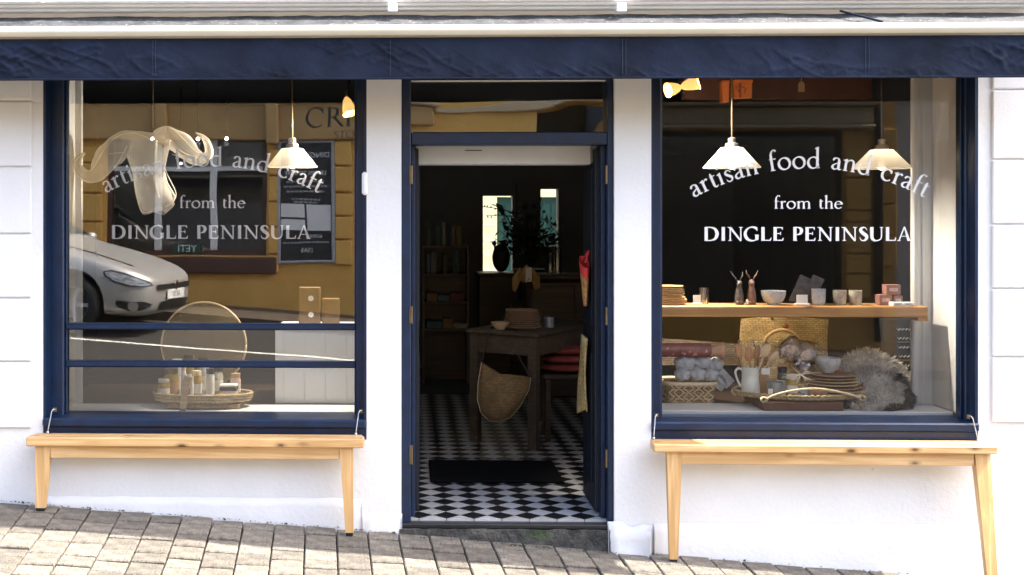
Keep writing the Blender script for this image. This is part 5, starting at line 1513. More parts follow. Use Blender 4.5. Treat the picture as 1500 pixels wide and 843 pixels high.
# jug of wooden spoons
yj = .42; kj = 1/SC(yj); xj = X(1099, yj)
jb = Vector((xj, yj, zk))
jg = thing('jug', 'cream ceramic jug holding wooden spoons', 'jug', jb)
Hj = 40*kj
obj('jug_body', MB().lathe([(.001,0),(.050,0),(.052,.006),(.050,Hj*.3),(.0465,Hj*.55),(.0455,Hj*.56),(.045,Hj*.8),(.049,Hj),(.045,Hj),(.041,Hj*.8),(.046,.012),(.001,.01)], jb, 36), M['ceramic'], parent=jg, smooth=50)
obj('jug_handle', MB().tube(spl([(xj-.044,yj,zk+Hj*.90),(xj-.068,yj,zk+Hj*.94),(xj-.082,yj,zk+Hj*.80),(xj-.070,yj,zk+Hj*.52),(xj-.052,yj,zk+Hj*.28)], 6), .0065, 8), M['ceramic'], parent=jg, smooth=True)
def spoon(px, py, lean, w, lb, m='spoon_wood', ly=0):
    tip = P(px, py, yj+ly); base = jb+Vector((rnd.uniform(-.015,.015), rnd.uniform(-.01,.01), .03))
    d = (tip-base).normalized()
    t = thing('wooden_spoon', lb, 'spoon', tip, 'wooden spoons in the jug')
    q = d.to_track_quat('Z', 'X').to_matrix().to_4x4()
    L_ = (tip-base).length
    obj('spoon_handle', MB().tube([base, base+d*(L_-.06)], .0055, 8), M[m], parent=t, smooth=True)
    obj('spoon_bowl', MB().ball((0,0,0), w, .007, .042, 18, 11).xf(Matrix.Translation(tip-d*.03) @ Matrix.Rotation(lean, 4, 'Y') @ Matrix.Rotation(math.atan2(d.x, d.z), 4, 'Y')), M[m], parent=t, smooth=True)
spoon(1080, 507, .0, .017, 'wooden spoon leaning out furthest over the jug handle')
spoon(1096, 511, .1, .024, 'broad wooden spoon in the middle of the jug')
spoon(1110, 509, 0, .018, 'narrow wooden spoon behind the broad one', ly=.03)
spoon(1124, 506, .15, .026, 'round orange wooden spoon at the top of the jug', 'pale_wood')
spoon(1138, 516, .1, .015, 'slim wooden spoon leaning away from the jug handle', 'pale_wood', .02)
# jackdaw-like hare head figurine behind, cane hoop
hare(1113, 42, M['hare_dark'], 'small dark hare figurine behind the jug of spoons', .5, zk, .60, 1/SC(.60))
bpy.data.objects['hare_figurine.002'].scale = (1.3, 1.3, 1.75)
hp = tag(obj('cane_hoop', MB().tube([P(1146+27*math.cos(a), 507-23*math.sin(a), .68) for a in [math.pi*q/20 for q in range(-4, 21)]], .011, 8), M['rope'], smooth=True), 'thick cane hoop rising behind the wrapped packets', 'hoop')
# acrylic box behind
cx0, cx1 = X(1086, .62), X(1180, .62)
tag(obj('clear_case', MB().box(cx0, cx1, .60, .70, zk+.0, Z(500, .62, 1130), b=.006), M['cello']), 'clear plastic case behind the jug and packets', 'case')
yq = .40; kq = 1/SC(yq)
def onq(px): return X(px, yq)
t = thing('kraft_tag', 'tall kraft card with punched holes standing beside the jug', 'card', (onq(1122), yq+.02, zk))
obj('card_sheet', MB().prism([(-.026,0),(.026,0),(.026,.19),(.018,.205),(-.018,.205),(-.026,.19)], .004, M=Matrix.Translation((onq(1122), yq+.03, zk+.001)) @ Matrix.Rotation(R(-6),4,'X')), M['kraft'], parent=t)
for dz in (.165, .185): obj('hole', MB().lathe([(.001,0),(.0045,0),(.0045,.002),(.001,.002)], seg=12, M=Matrix.Translation((onq(1122)+.004, yq+.027-dz*.1*0-.002, zk+dz)) @ Matrix.Rotation(R(84),4,'X')), M['ink'], parent=t)
obj('paper_label', MB().box(onq(1122)-.018, onq(1122)+.028, yq+.022, yq+.024, zk+.11, zk+.145), M['card'], parent=t)
tag(obj('candle_tin', MB().lathe([(.001,0),(.042,0),(.043,.08),(.040,.08),(.039,.01),(.001,.01)], (onq(1132), yq-.04, zk), 30), M['tin'], smooth=40), 'wide galvanised candle tin in front of the kraft card', 'tin')
tag(obj('price_card', MB().box(onq(1117), onq(1124), yq-.1, yq-.098, zk, zk+.05), M['card']), 'tiny white card propped before the candle tin', 'card')
jar(1146, .42, .028, .15, M['hare_dark'], M['black_plastic'], 'dark slim bottle between the tin and the honey jar', zk, 'bottle', 'bottle')
jar(1160, .36, .032, .115, M['honey'], M['card'], 'honey jar with a white lid on the rush tray', zk)
tag(obj('small_plate', MB().lathe([(.001,0),(.07,0),(.10,.008),(.098,.012),(.07,.005),(.001,.005)], (onq(1157), .33, zk+.002), 40, 1, .6), M['grey_ceramic'], smooth=40), 'grey saucer under the honey jar', 'saucer')
o = obj('stacked_cup', MB().lathe([(.001,0),(.025,0),(.032,.045),(.028,.045),(.02,.008),(.001,.008)], seg=28), M['grey_ceramic'], smooth=40); o.location = (onq(1178), .38, zk+.002)
tag(o, 'small grey cup on the rush tray beside the honey jar', 'cup')
# cellophane packets with raffia
for (px, py, w, h, ang, lb) in ((1158, 512, 30, 34, 20, 'clear wrapped packet leaning at the back of the tray'), (1180, 518, 34, 36, -22, 'largest clear wrapped packet beside the bowl'), (1178, 538, 26, 26, 35, 'small clear wrapped packet above the raffia bow')):
    c = P(px, py, .50); k = 1/SC(.5)
    mm = Matrix.Translation(c) @ Matrix.Rotation(R(ang), 4, 'Y')
    t = thing('wrapped_packet', lb, 'packet', c, 'clear wrapped packets on the tray')
    fb = MB().ball((0,0,0), w*k*.42, .03, h*k*.42, 10, 7)
    fb.v = [v*(1+.25*noise.noise(v*40+c*3)) for v in fb.v]
    obj('contents', fb.xf(mm), M['pink_pack'], parent=t)
    wr2 = MB().ball((0,0,0), w*k*.58, .045, h*k*.58, 9, 6)
    wr2.v = [v*(1+.45*noise.noise(v*26+c*7)) for v in wr2.v]
    obj('clear_wrap', wr2.xf(mm), M['cello'], parent=t)
mb = MB()
c = P(1173, 549, .33)
for q in range(17):
    a = rnd.uniform(0, 6.28); L_ = rnd.uniform(.04, .09)
    d = Vector((math.cos(a)*1.3, rnd.uniform(-.3,.1), math.sin(a)*.62))*L_
    mb.tube([c, c+d*.5+Vector((0,-.012,.01*math.sin(a*3))), c+d], [.0028,.0022,.001], 5)
tag(obj('raffia_bow', mb, M['raffia']), 'loose pale raffia bow tied among the packets', 'bow')
# plates and bowl
yl2 = .43
for k in range(7):
    r0 = [.135,.150,.150,.138,.128,.125,.120][k]
    o = obj('plate', plate_mesh(r0, .007, .006), M['plate_wood' if k not in (2,5,6) else 'plate_rim'], smooth=40); o.location = (X(1222,yl2)+.006*math.sin(k*2.2)+(.012 if k < 3 else -.006), yl2, zk+.004+k*.0165); o.scale = (1, .8, 1.1)
    tag(o, ordn(k, 7)+' tan plate of the stack on the rush tray below the grey bowl', 'plate', 'plates stacked on the rush tray')
    for zz in ():
        pass
o = obj('bowl', bowl_mb(17.5*kq, 21*kq), M['grey_ceramic'], smooth=50); o.location = (X(1213, yl2), yl2, zk+.004+7*.0165+.004); tag(o, 'grey streaked bowl on top of the tan plate stack', 'bowl')
tag(obj('leather_strap', MB().tube([P(1222,545,.36), P(1230,542,.35), P(1236,539,.36), P(1232,547,.34)], .007, 8, flat=.4), M['ribbon'], smooth=True), 'curl of rust leather cord on the plate stack', 'cord')
tag(obj('terracotta_dish', MB().lathe([(.001,0),(.035,0),(.052,.03),(.050,.045),(.045,.045),(.001,.012)], (onq(1192), .34, zk+.002), 30), M['plate_rim'], smooth=50), 'terracotta dish on the tray edge before the plates', 'dish')
# sheepskin
ysk = .55
cx, cz0 = X(1283, ysk), zD-.002
sk = thing('sheepskin', 'shaggy grey and cream sheepskin heaped in the window corner', 'sheepskin', (cx, ysk, cz0))
def skin(u, v):
    # heaped hide: peak towards the middle, apron flowing to the sill
    px = 1219+(1338-1219)*u
    top = 512+22*abs(u-.42)**1.4*4
    py = top+(606-top)*v
    y = .80-.50*v**.9-.06*math.sin(math.pi*u)
    if px < 1268: y += .10*v*(1268-px)/50
    p = P(px, min(py, 606), y)
    if p.z < cz0+.006: p.z = cz0+.006
    return p
obj('hide', MB().grid(skin, 24, 20), M['fleece'], parent=sk, smooth=True)
mbA, mbB = MB(), MB()
mbC = MB()
for q in range(13000):
    u, v = rnd.random(), rnd.random()
    p = skin(u, v); du = skin(min(u+.02,1), v)-p; dv = skin(u, min(v+.02,1))-p
    nrm = dv.cross(du)
    nrm = nrm.normalized() if nrm.length > 1e-9 else Vector((0,-1,0))
    if nrm.y > 0: nrm = -nrm
    sw = noise.noise_vector(p*13)
    rv = Vector((rnd.uniform(-1,1), rnd.uniform(-1,1), rnd.uniform(-1,1)))
    d = (nrm*.75+rv*.34+Vector((sw.x*1.1, -.1, -.30+sw.z*.9))).normalized()
    L_ = rnd.uniform(.018, .042)
    w = d.cross(nrm); w = (w.normalized() if w.length > 1e-6 else Vector((1,0,0)))*rnd.uniform(.0022, .0048)
    cur = Vector((sw.y, 0, sw.x))*.012
    m_ = p+d*L_*.55+nrm*.006
    e = p+d*L_+cur
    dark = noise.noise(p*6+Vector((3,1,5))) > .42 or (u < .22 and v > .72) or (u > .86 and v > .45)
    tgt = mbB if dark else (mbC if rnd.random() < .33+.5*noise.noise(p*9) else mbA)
    tgt.add([p-w, p+w, m_+w*.8, m_-w*.8, e], [(0,1,2,3),(3,2,4)])
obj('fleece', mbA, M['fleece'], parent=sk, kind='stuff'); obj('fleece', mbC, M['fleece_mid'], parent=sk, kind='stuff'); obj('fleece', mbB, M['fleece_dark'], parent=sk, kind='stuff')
# dark cushion with pale zigzag bands
M['zig'] = mat('dark_woven_cloth', (.022,.021,.024), .9, .3, 30, .4, 120)
yc2 = .92
ck = thing('patterned_cushion', 'dark cushion with pale zigzag bands leaning in the corner behind the sheepskin', 'cushion', P(1322, 590, yc2))
def cus(u, v):
    px = 1288+(1346-1288)*u+8*v; py = 466+(592-466)*v
    b_ = .075*(math.sin(math.pi*u)*math.sin(math.pi*v))**.5
    return P(px, py, yc2-.14*v-b_)
ckb = obj('cushion_body', MB().grid(cus, 24, 30), M['zig'], parent=ck, smooth=True)
M['zigpale'] = mat('pale_woven_band', (.34,.33,.30), .9, .2, 30)
mb = MB()
def on(u, v): return cus(u, v)+Vector((0,-.003,0))
for r_ in range(8):
    v0 = .12+r_*.105
    n_ = 13
    prev = None
    for i in range(n_):
        u = .42+.53*i/(n_-1); v = v0+(.025 if i % 2 else 0)
        if prev: mb.tube([on(*prev), on(u, v)], .0032, 4, flat=.4)
        prev = (u, v)
    if r_ % 2: mb.tube([on(.42+.53*q/8, v0+.055) for q in range(9)], .0028, 4, flat=.4)
obj('zigzag_band', mb, M['zigpale'], parent=ck, kind='stuff')
# ---------------------------------------------------------------- across the street (seen mirrored in the glass)
YO = -10.5
def ox(px): return RX(px, YO)
def oz(py, px=300): return RZ(py, YO, px)
gO = lambda x: gz(x, -10.4)
ob = thing('ochre_building', 'ochre rendered shop building across the street with a pale lettered fascia', 'building', (0, YO, 0))
def owall(name, x0, x1, z0, z1, y0=YO, y1=YO-.5, m='ochre', b=0.0, par=None):
    return obj(name, MB().box(x0, x1, y0, y1, z0, z1, b=b), M[m], parent=par or ob)
w1 = (ox(155), ox(390), oz(374), oz(182)); w2 = (ox(966), ox(1235), oz(462, 1100), oz(192, 1100))
xe = ox(1312)
ZT = 4.7
owall('ochre_wall', -16, w1[0], -.3, ZT); w3 = (ox(772), ox(898), -.4, oz(166, 830))
owall('ochre_wall', w1[1], w3[0], -.3, ZT); owall('ochre_wall', w3[1], w2[0], -.3, ZT); owall('ochre_wall', w3[0]+.0005, w3[1]-.0005, w3[3], ZT)
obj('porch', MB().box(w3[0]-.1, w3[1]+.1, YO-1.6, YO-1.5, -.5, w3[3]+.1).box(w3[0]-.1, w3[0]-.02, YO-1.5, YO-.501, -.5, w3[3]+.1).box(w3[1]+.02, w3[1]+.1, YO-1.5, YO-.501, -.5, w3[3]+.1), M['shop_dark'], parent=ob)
obj('porch_door', MB().box(w3[0]+.1, w3[1]-.1, YO-1.499, YO-1.44, -.1, w3[3]-.3, b=.01), M['red_brown'], parent=ob)
owall('fascia', ox(642), ox(898), oz(165, 800), oz(150, 800), YO+.10, YO+.0005, 'stone_tan', .02); owall('ochre_wall', w2[1], xe, -.4, ZT)
for w in (w1, w2):
    owall('ochre_wall', w[0]+.0005, w[1]-.0005, -.4, w[2]); owall('ochre_wall', w[0]+.0005, w[1]-.0005, w[3], ZT)
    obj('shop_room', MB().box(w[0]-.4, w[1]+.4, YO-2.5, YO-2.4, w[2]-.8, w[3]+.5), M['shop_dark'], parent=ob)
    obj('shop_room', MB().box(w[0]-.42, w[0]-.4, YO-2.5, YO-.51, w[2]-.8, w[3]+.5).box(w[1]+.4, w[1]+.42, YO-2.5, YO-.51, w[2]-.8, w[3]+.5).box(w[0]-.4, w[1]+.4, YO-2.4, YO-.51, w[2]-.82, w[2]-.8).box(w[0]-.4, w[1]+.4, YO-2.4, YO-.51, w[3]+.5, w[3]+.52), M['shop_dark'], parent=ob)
M['glass_o'] = glass('street_glass', .06)
def owin(w, vx, hz, lb, fm='white_frame', t=.035):
    o = bpy.data.objects.new('window', None); COL.objects.link(o); o.parent = ob; o['label'] = lb; _W[o] = Vector((0, YO, 0)); 
    o.location = (0, 0, 0)
    y0, y1 = YO-.08, YO-.14
    obj('frame', MB().box(w[0]+.001, w[0]+.07, y0, y1, w[2]+.001, w[3]-.001).box(w[1]-.07, w[1]-.001, y0, y1, w[2]+.001, w[3]-.001).box(w[0]+.071, w[1]-.071, y0, y1, w[3]-.07, w[3]-.001).box(w[0]+.071, w[1]-.071, y0, y1, w[2]+.001, w[2]+.07), M['red_brown' if fm == 'white_frame' else fm], parent=o)
    for px in vx: obj('mullion', MB().box(ox(px)-.05, ox(px)+.05, y0+.01, y1, w[2]+.071, w[3]-.071, b=.01), M[fm], parent=o)
    for py in hz: obj('transom', MB().box(w[0]+.071, w[1]-.071, y0+.004, y1+.004, oz(py)-t, oz(py)+t, b=.01), M[fm], parent=o)
    obj('pane', MB().box(w[0]+.01, w[1]-.01, YO-.112, YO-.116, w[2]+.01, w[3]-.01), M['glass_o'], parent=o)
    return o
o1 = owin(w1, (230, 312), (247,), 'wide ochre building window with white glazing bars')
o2 = owin(w2, (), (232,), 'tall dark shop window with a single dark transom', 'shop_dark')
# sign plate in the window, read backwards in the glass of the shop
def board(name, px0, px1, py0, py1, y, m, par, lab=None):
    return obj(name, MB().box(ox(px0), ox(px1), y, y-.03, RZ(py1, YO, px0), RZ(py0, YO, px0), b=.005), M[m], parent=par, label=lab)
board('window_sign', 252, 293, 357, 371, YO-.05, 'green_sign', ob, 'green window sign with pale lettering')
def put_text(s, size, px, py, y, m, par, sx=1):
    mb = plain_text(s, size)
    c = Vector((ox(px), y, oz(py, px)))
    # the boards face the shop (+y): letters run towards -x as seen from the street
    mb.v = [Vector((c.x-v.x*sx, y, c.z+v.z)) for v in mb.v]
    return obj('lettering', mb, M[m], parent=par)
put_text('YETI', .15, 274, 364.5, YO-.0155+.0, 'vinyl', ob)
owall('dado', w1[0]-.25, w1[1]+.15, oz(401), oz(376), YO+.10, YO+.0005, 'red_brown', .02)
owall('low_plinth', -16, w1[0]-.26, -.3, oz(430), YO+.05, YO+.0005, 'ochre'); 
owall('low_plinth', w1[0]-.259, w3[0]-.01, -.4, oz(400)-.1, YO+.04, YO+.0005, 'ochre')
# pilaster blocks
def pil(px0, px1, pys, m='ochre'):
    for a, c in zip(pys[:-1], pys[1:]):
        owall('pilaster_block', ox(px0), ox(px1), oz(c)+.012, oz(a)-.012, YO+.06, YO+.0005, m, .015)
pil(119, 150, (215, 239, 282, 324, 366, 400)); pil(393, 408, (218, 258, 296, 334, 372, 400)); pil(491, 516, (207, 245, 282, 316, 352, 390))
pil(1237, 1275, (218, 262, 309, 326, 371, 400, 436)); pil(1290, 1312, (190, 230, 262, 300, 345, 390), 'ochre')
# fascia and cornice
owall('fascia', ox(60), ox(640), oz(206), oz(150), YO+.12, YO+.0005, 'ochre_dark', .02)
owall('fascia_moulding', ox(50), ox(650), oz(149), oz(140), YO+.25, YO+.0005, 'stone_tan', .03)
owall('fascia', ox(900), ox(1276), oz(183, 1100), oz(158, 1100), YO+.12, YO+.0005, 'stone_tan', .02)
owall('fascia_moulding', ox(890), ox(1280), oz(157, 1100), oz(147, 1100), YO+.28, YO+.0005, 'stone_tan', .03)
owall('fascia_moulding', ox(900), ox(1276), oz(190, 1100), oz(184, 1100), YO+.2, YO+.0005, 'stone_tan', .02)
for k in range(12):
    px = 972+k*15
    obj('fascia_roundel', MB().ball((ox(px), YO+.125, oz(172, 1050)), .035, .02, .05, 12, 7), M['stone_tan'], parent=ob, smooth=True)
for px in (112, 240, 400):
    owall('corbel', ox(px-9), ox(px+9), oz(212), oz(146), YO+.26, YO+.0005, 'ochre_dark', .02)
mb = MB(); zz = oz(187, 480)
straight(ob, M['ink'], 'CRI', ox(448), ox(519), zz, YO+.122, False, 3e-5)
mb = MB(); straight(ob, M['ink'], 'STO', ox(490), ox(521), oz(205, 500)+.01, YO+.122, False, 3e-5)
# poster case
pc_ = thing('poster_board', 'framed black poster board on the ochre wall beside the wide window', 'poster', (ox(449), YO, oz(300)))
y_ = YO+.03
obj('poster_frame', MB().box(ox(406), ox(411), YO+.0005, YO+.06, oz(386), oz(206), b=.01).box(ox(486), ox(491), YO+.0005, YO+.06, oz(386), oz(206), b=.01).box(ox(411)+.0005, ox(486)-.0005, YO+.0005, YO+.06, oz(386), oz(382), b=.01).box(ox(411)+.0005, ox(486)-.0005, YO+.0005, YO+.06, oz(210), oz(206), b=.01), M['grey_metal'], parent=pc_)
obj('poster_sheet', MB().box(ox(411)+.001, ox(486)-.001, YO+.0005, y_, oz(382)+.001, oz(210)-.001), M['board_black'], parent=pc_)
for s_, sz, px, py in (('DINGLE SURF', .115, 449, 229), ('LEARN TO SURF', .085, 448, 255), ('BOOK', .07, 462, 347), ('1SA3', .085, 450, 368)):
    put_text(s_, sz, px, py, y_+.002, 'vinyl', pc_)
mb = MB()
for (a, c, py) in ((420, 476, 267), (416, 480, 274), (420, 476, 281), (428, 470, 292), (432, 466, 296), (414, 482, 356)):
    x = a
    while x < c:
        w_ = rnd.uniform(3, 7); mb.box(ox(x), ox(min(x+w_, c)), y_+.001, y_+.0016, oz(py+1.2), oz(py-1.2)); x += w_+1.5
obj('printed_line', mb, M['grey_metal'], parent=pc_, kind='stuff')
for (a, c, d, e) in ((412, 447, 299, 319), (412, 447, 322, 338), (450, 485, 299, 338)):
    obj('price_panel', MB().box(ox(a), ox(c), y_+.0005, y_+.006, oz(e), oz(d)), M['card'], parent=pc_)
# downpipe
obj('downpipe', MB().tube([(ox(1284), YO+.08, -.2), (ox(1284), YO+.08, ZT-.15)], .06, 12), M['black_iron'], parent=ob, smooth=True)
obj('roof', MB().add([(-16.2, YO+.35, ZT), (xe, YO+.35, ZT), (xe, YO-4, ZT+2.6), (-16.2, YO-4, ZT+2.6), (-16.2, YO+.35, ZT-.12), (xe, YO+.35, ZT-.12), (xe, YO-4, ZT+2.48), (-16.2, YO-4, ZT+2.48)], [(0,1,2,3),(4,7,6,5),(0,4,5,1),(1,5,6,2),(2,6,7,3),(3,7,4,0)]), M['slate'], parent=ob)
for k in range(0):
    xx = 0
    if True:
        f_ = obj('window', MB().box(xx, xx+1.0, YO+.03, YO-.02, 4.9, 6.5, b=.02), M['white_frame'], parent=ob)
        for q in range(4):
            obj('pane', MB().box(xx+.08+.44*(q % 2), xx+.48+.44*(q % 2), YO+.034, YO+.031, 4.98+.76*(q//2), 5.68+.76*(q//2)), M['shop_dark'], parent=f_)
# neighbour: pale gabled house set back
hs = thing('pale_house', 'pale grey gabled house beyond the ochre building across the street', 'house', (xe+4, YO-2, 0))
ya_ = YO-2.0
obj('house_wall', MB().box(xe+.01, xe+9, ya_, ya_-.4, -1, 3.0), M['pale_house'], parent=hs)
obj('gable_wall', MB().prism([(xe+.01, 3.001), (xe+9, 3.001), (xe+4.5, 5.2)], -.4, M=Matrix.Translation((0, ya_, 0))), M['pale_house'], parent=hs)
obj('roof', MB().add([(xe-.2, ya_+.3, 2.9), (xe+4.5, ya_+.3, 5.35), (xe+4.5, ya_-7, 5.35), (xe-.2, ya_-7, 2.9), (xe+9.2, ya_+.3, 2.9), (xe+9.2, ya_-7, 2.9)], [(0,1,2,3), (1,4,5,2)]), M['slate'], parent=hs)
for k in range(2):
    f_ = obj('window', MB().box(xe+1.4+3.6*k, xe+2.5+3.6*k, ya_+.02, ya_-.05, 1.2, 2.9, b=.02), M['white_frame'], parent=hs)
    obj('pane', MB().box(xe+1.5+3.6*k, xe+2.4+3.6*k, ya_+.024, ya_+.021, 1.3, 2.8), M['shop_dark'], parent=f_)

# ---------------------------------------------------------------- parked silver hatchback
M['car'] = mat('silver_car_paint', (.46,.44,.40), .36, .03, 20, metal=.5)
M['car_glass'] = mat('car_window', (.012,.015,.016), .08, .1, 3)
M['lamp_lens'] = mat('headlamp_lens', (.35,.37,.39), .12, .5, 30, col2=(.75,.78,.8), metal=.4)
xn, yn = RX(266, -7.95), -7.95
car = thing('parked_car', 'silver hatchback parked at the far side of the road', 'car', (0,0,0))
stn = [ # x back from nose, half width, low, belt, top, top half width
 (0.00,.42,.34,.56,.60,.36),(.03,.56,.27,.60,.645,.46),(.10,.68,.22,.645,.70,.56),(.25,.78,.20,.70,.765,.64),(.50,.85,.19,.765,.835,.70),(.80,.885,.19,.83,.895,.72),(1.10,.89,.19,.875,.945,.72),(1.32,.89,.19,.91,.985,.70),
 (1.60,.89,.19,.93,1.16,.63),(2.0,.89,.19,.945,1.40,.57),(2.5,.89,.19,.955,1.47,.56),(3.1,.89,.19,.965,1.45,.55),(3.6,.88,.20,.975,1.36,.52),(3.95,.85,.24,.97,1.10,.56),(4.12,.80,.30,.93,.97,.60),(4.2,.62,.36,.80,.84,.5)]
def ring_(s_):
    x, w, lo, be, to, tw_ = s_
    h_ = [(0,lo),(w*.8,lo),(w*.96,lo+.05),(w,lo+(be-lo)*.4),(w*.995,lo+(be-lo)*.72),(w*.96,be),(tw_+(w*.96-tw_)*.22,be+(to-be)*.72),(tw_*.72,to-.012),(0,to)]
    return h_ + [(-a, c) for a, c in h_[-2:0:-1]]
mb = MB(); n_ = len(ring_(stn[0]))
for s_ in stn: mb.v += [Vector((-s_[0], a, c)) for a, c in ring_(s_)]
for i in range(len(stn)-1):
    for k in range(n_): mb.f.append([i*n_+k, i*n_+(k+1)%n_, (i+1)*n_+(k+1)%n_, (i+1)*n_+k]); mb.m.append(0)
mb.f.append(list(range(n_))); mb.f.append([(len(stn)-1)*n_+k for k in range(n_)]); mb.m += [0, 0]
body = obj('car_body', mb, [M['car'], M['black_plastic']], parent=car, smooth=True)
ss = body.modifiers.new('sub', 'SUBSURF'); ss.levels = 2; ss.render_levels = 2
cut = MB()
for xw in (-.86, -3.42):
    for sy in (-1, 1):
        cut.lathe([(.001,-.2),(.375,-.2),(.375,.3),(.001,.3)], seg=36, M=Matrix.Translation((xw, sy*.86, .33)) @ Matrix.Rotation(R(90), 4, 'X'), mi=0)
cut.m = [0]*len(cut.f)
co = obj('cutter', cut, M['black_plastic'])
bo = body.modifiers.new('arch', 'BOOLEAN'); bo.object = co; bo.operation = 'DIFFERENCE'; bo.solver = 'EXACT'
try: bo.material_mode = 'TRANSFER'
except Exception: pass
dg = bpy.context.evaluated_depsgraph_get()
me2 = bpy.data.meshes.new_from_object(body.evaluated_get(dg), depsgraph=dg)
body.modifiers.clear(); body.data = me2
for p in me2.polygons: p.use_smooth = True
me2.set_sharp_from_angle(angle=R(35))
bpy.data.objects.remove(co)
def surf(x, zf):      # half width of the body at station x and height zf
    for a, c in zip(stn[:-1], stn[1:]):
        if a[0] <= x <= c[0]:
            f = (x-a[0])/(c[0]-a[0]); s_ = [p+(q-p)*f for p, q in zip(a, c)]; break
    else: s_ = stn[-1]
    rg = [(a, c) for a, c in ring_(s_)[:9]]
    for (w0, z0), (w1_, z1) in zip(rg[:-1], rg[1:]):
        if min(z0,z1) <= zf <= max(z0,z1) and abs(z1-z0) > 1e-6:
            return w0+(w1_-w0)*(zf-z0)/(z1-z0)
    return rg[-1][0]
def patch(pts, off, nm, m, side, par=car, sm=True):
    """a panel following the body side: outline in (x, z) fan-filled"""
    n = len(pts); cx_ = sum(p[0] for p in pts)/n; cz_ = sum(p[1] for p in pts)/n
    mb = MB(); vs = []
    for f in (1.0, .6, .25):
        for (x, z) in pts:
            xx, zz = cx_+(x-cx_)*f, cz_+(z-cz_)*f
            vs.append((-xx, side*(surf(xx, zz)+off), zz))
    vs.append((-cx_, side*(surf(cx_, cz_)+off), cz_))
    fs = []
    for r in range(2):
        for i in range(n): fs.append([r*n+i, r*n+(i+1)%n, (r+1)*n+(i+1)%n, (r+1)*n+i])
    for i in range(n): fs.append([2*n+i, 2*n+(i+1)%n, 3*n])
    mb.add(vs, fs)
    return obj(nm, mb, M[m], parent=par, smooth=sm)
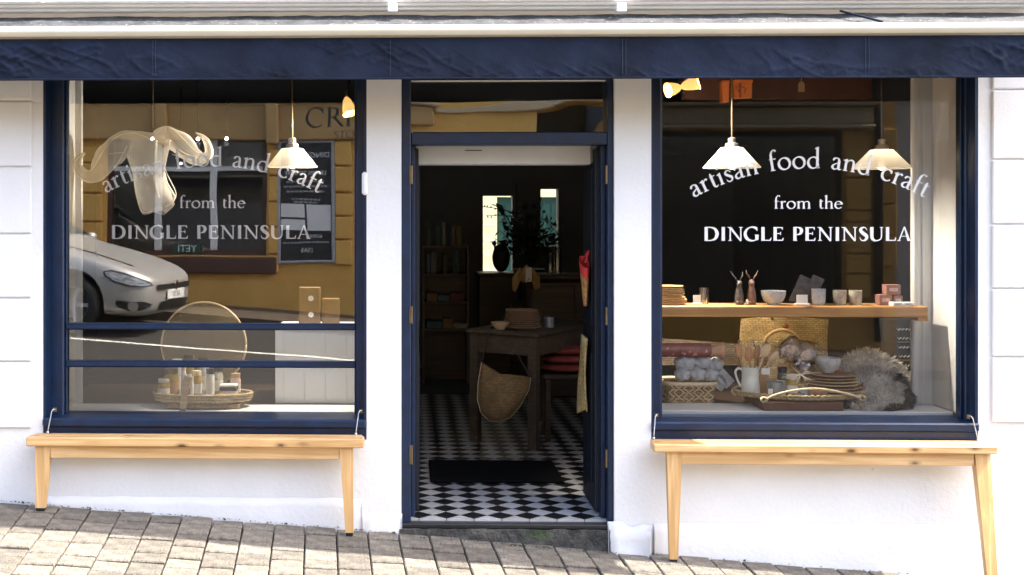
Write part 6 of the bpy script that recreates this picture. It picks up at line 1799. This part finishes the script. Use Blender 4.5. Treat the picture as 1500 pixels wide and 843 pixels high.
for sd in (1, -1):
    hl = patch([(.035,.575),(.10,.555),(.24,.56),(.40,.60),(.50,.66),(.52,.705),(.44,.725),(.30,.705),(.16,.655),(.06,.61)], .006, 'headlight', 'black_plastic', sd)
    hp_ = patch([(.05,.583),(.11,.568),(.24,.575),(.39,.612),(.475,.665),(.49,.70),(.43,.712),(.30,.692),(.17,.645),(.07,.605)], .011, 'lens', 'lamp_lens', sd, hl)
    fg = patch([(.03,.36),(.10,.30),(.22,.285),(.33,.315),(.36,.36),(.34,.395),(.2,.39),(.08,.39)], .006, 'lower_grille', 'black_plastic', sd)
    obj('fog_lamp', MB().lathe([(.001,0),(.032,0),(.05,.004),(.055,.012),(.001,.012)], seg=22, M=Matrix.Translation((-.185, sd*(surf(.185,.34)+.004), .342)) @ Matrix.Rotation(R(90)*(-sd), 4, 'X') @ Matrix.Rotation(R(28), 4, 'Y')), M['chrome'], parent=fg, smooth=40)
    patch([(1.45,.955),(1.95,1.30),(2.5,1.385),(3.1,1.37),(3.5,1.27),(3.62,1.0),(2.5,.985)], .004, 'side_window', 'car_glass', sd)
    mbm = MB().ball((-1.55, sd*1.0, .98), .07, .09, .07); obj('door_mirror', mbm, M['car'], parent=car, smooth=True)
    for xw in (-.86, -3.42):
        mm = Matrix.Translation((xw, sd*.80, .315)) @ Matrix.Rotation(R(-90)*sd, 4, 'X')
        w_ = obj('wheel', MB().lathe([(.20,-.10),(.29,-.10),(.315,-.07),(.315,.05),(.295,.075),(.215,.08),(.205,.06),(.20,-.10)], seg=40, M=mm), M['rubber'], parent=car, smooth=50)
        rim_ = MB().lathe([(.205,.055),(.200,.07),(.185,.05),(.18,.0)], seg=40, M=mm).lathe([(.001,.055),(.05,.055),(.055,.03),(.055,0)], seg=20, M=mm)
        for q in range(5):
            a = 2*math.pi*q/5
            rim_.box(.03, .19, -.022, .022, .02, .05, b=.006, M=mm @ Matrix.Rotation(a, 4, 'Z'))
        obj('rim', rim_, M['alloy'], parent=w_, smooth=40)
        obj('brake_disc', MB().lathe([(.001,-.02),(.15,-.02),(.15,-.01),(.001,-.01)], seg=30, M=mm), M['black_iron'], parent=w_)
# grille, plate, badge on the nose
def nose(yv, zf):
    best = 0
    for x in [i*.005 for i in range(0, 120)]:
        if surf(x, zf) >= abs(yv): return -x
    return -.6
def npatch(y0, y1, z0, z1, off, nm, m, par=car):
    return obj(nm, MB().grid(lambda u, v: Vector((nose(y0+(y1-y0)*u, z0+(z1-z0)*v)+off, y0+(y1-y0)*u, z0+(z1-z0)*v)), 14, 3), M[m], parent=par, smooth=True)
gr = npatch(-.50, .50, .525, .582, .012, 'grille', 'black_plastic')
npatch(-.42, .42, .28, .39, .010, 'air_intake', 'black_plastic')
bdg = obj('badge', MB().lathe([(.001,0),(.052,0),(.055,.006),(.045,.010),(.001,.006)], seg=28, M=Matrix.Translation((nose(0,.565)+.02, 0, .56)) @ Matrix.Rotation(R(90), 4, 'Y')), M['chrome'], parent=car, smooth=40)
bx_ = nose(0,.565)+.031
mb = MB()
for pts in (((-.016,.030),(0,.004),(.016,.030)), ((-.034,.012),(-.018,-.032),(0,-.004),(.018,-.032),(.034,.012))):
    mb.tube([(bx_, a, .56+c) for a, c in pts], .0035, 5)
obj('badge_mark', mb, M['ink'], parent=bdg)
pl = obj('number_plate', MB().box(nose(0,.44)+.012, nose(0,.44)+.024, -.26, .26, .405, .515, b=.004), M['card'], parent=car)
mbt = plain_text('AE 01', .10)
mbt.v = [Vector((nose(0,.44)+.0262, v.x, .462+v.z)) for v in mbt.v]
obj('plate_lettering', mbt, M['ink'], parent=pl)
obj('windscreen', MB().grid(lambda u, v: Vector((-1.40-.58*v, (.60-.10*v)*(2*u-1), 1.035+.345*v+.03*(1-(2*u-1)**2))), 10, 6), M['car_glass'], parent=car, smooth=True)
obj('bonnet_line', MB().tube([(-.30, .52, .772), (-.7, .60, .872), (-1.25, .62, .975)], .006, 5), M['black_plastic'], parent=car)
car.scale = (1.07,)*3
car.location = (xn-.12, yn, gz(xn-1, yn)-.05)
car.rotation_euler = (0, R(0), R(10))
car.rotation_euler.y = math.atan(.0725)
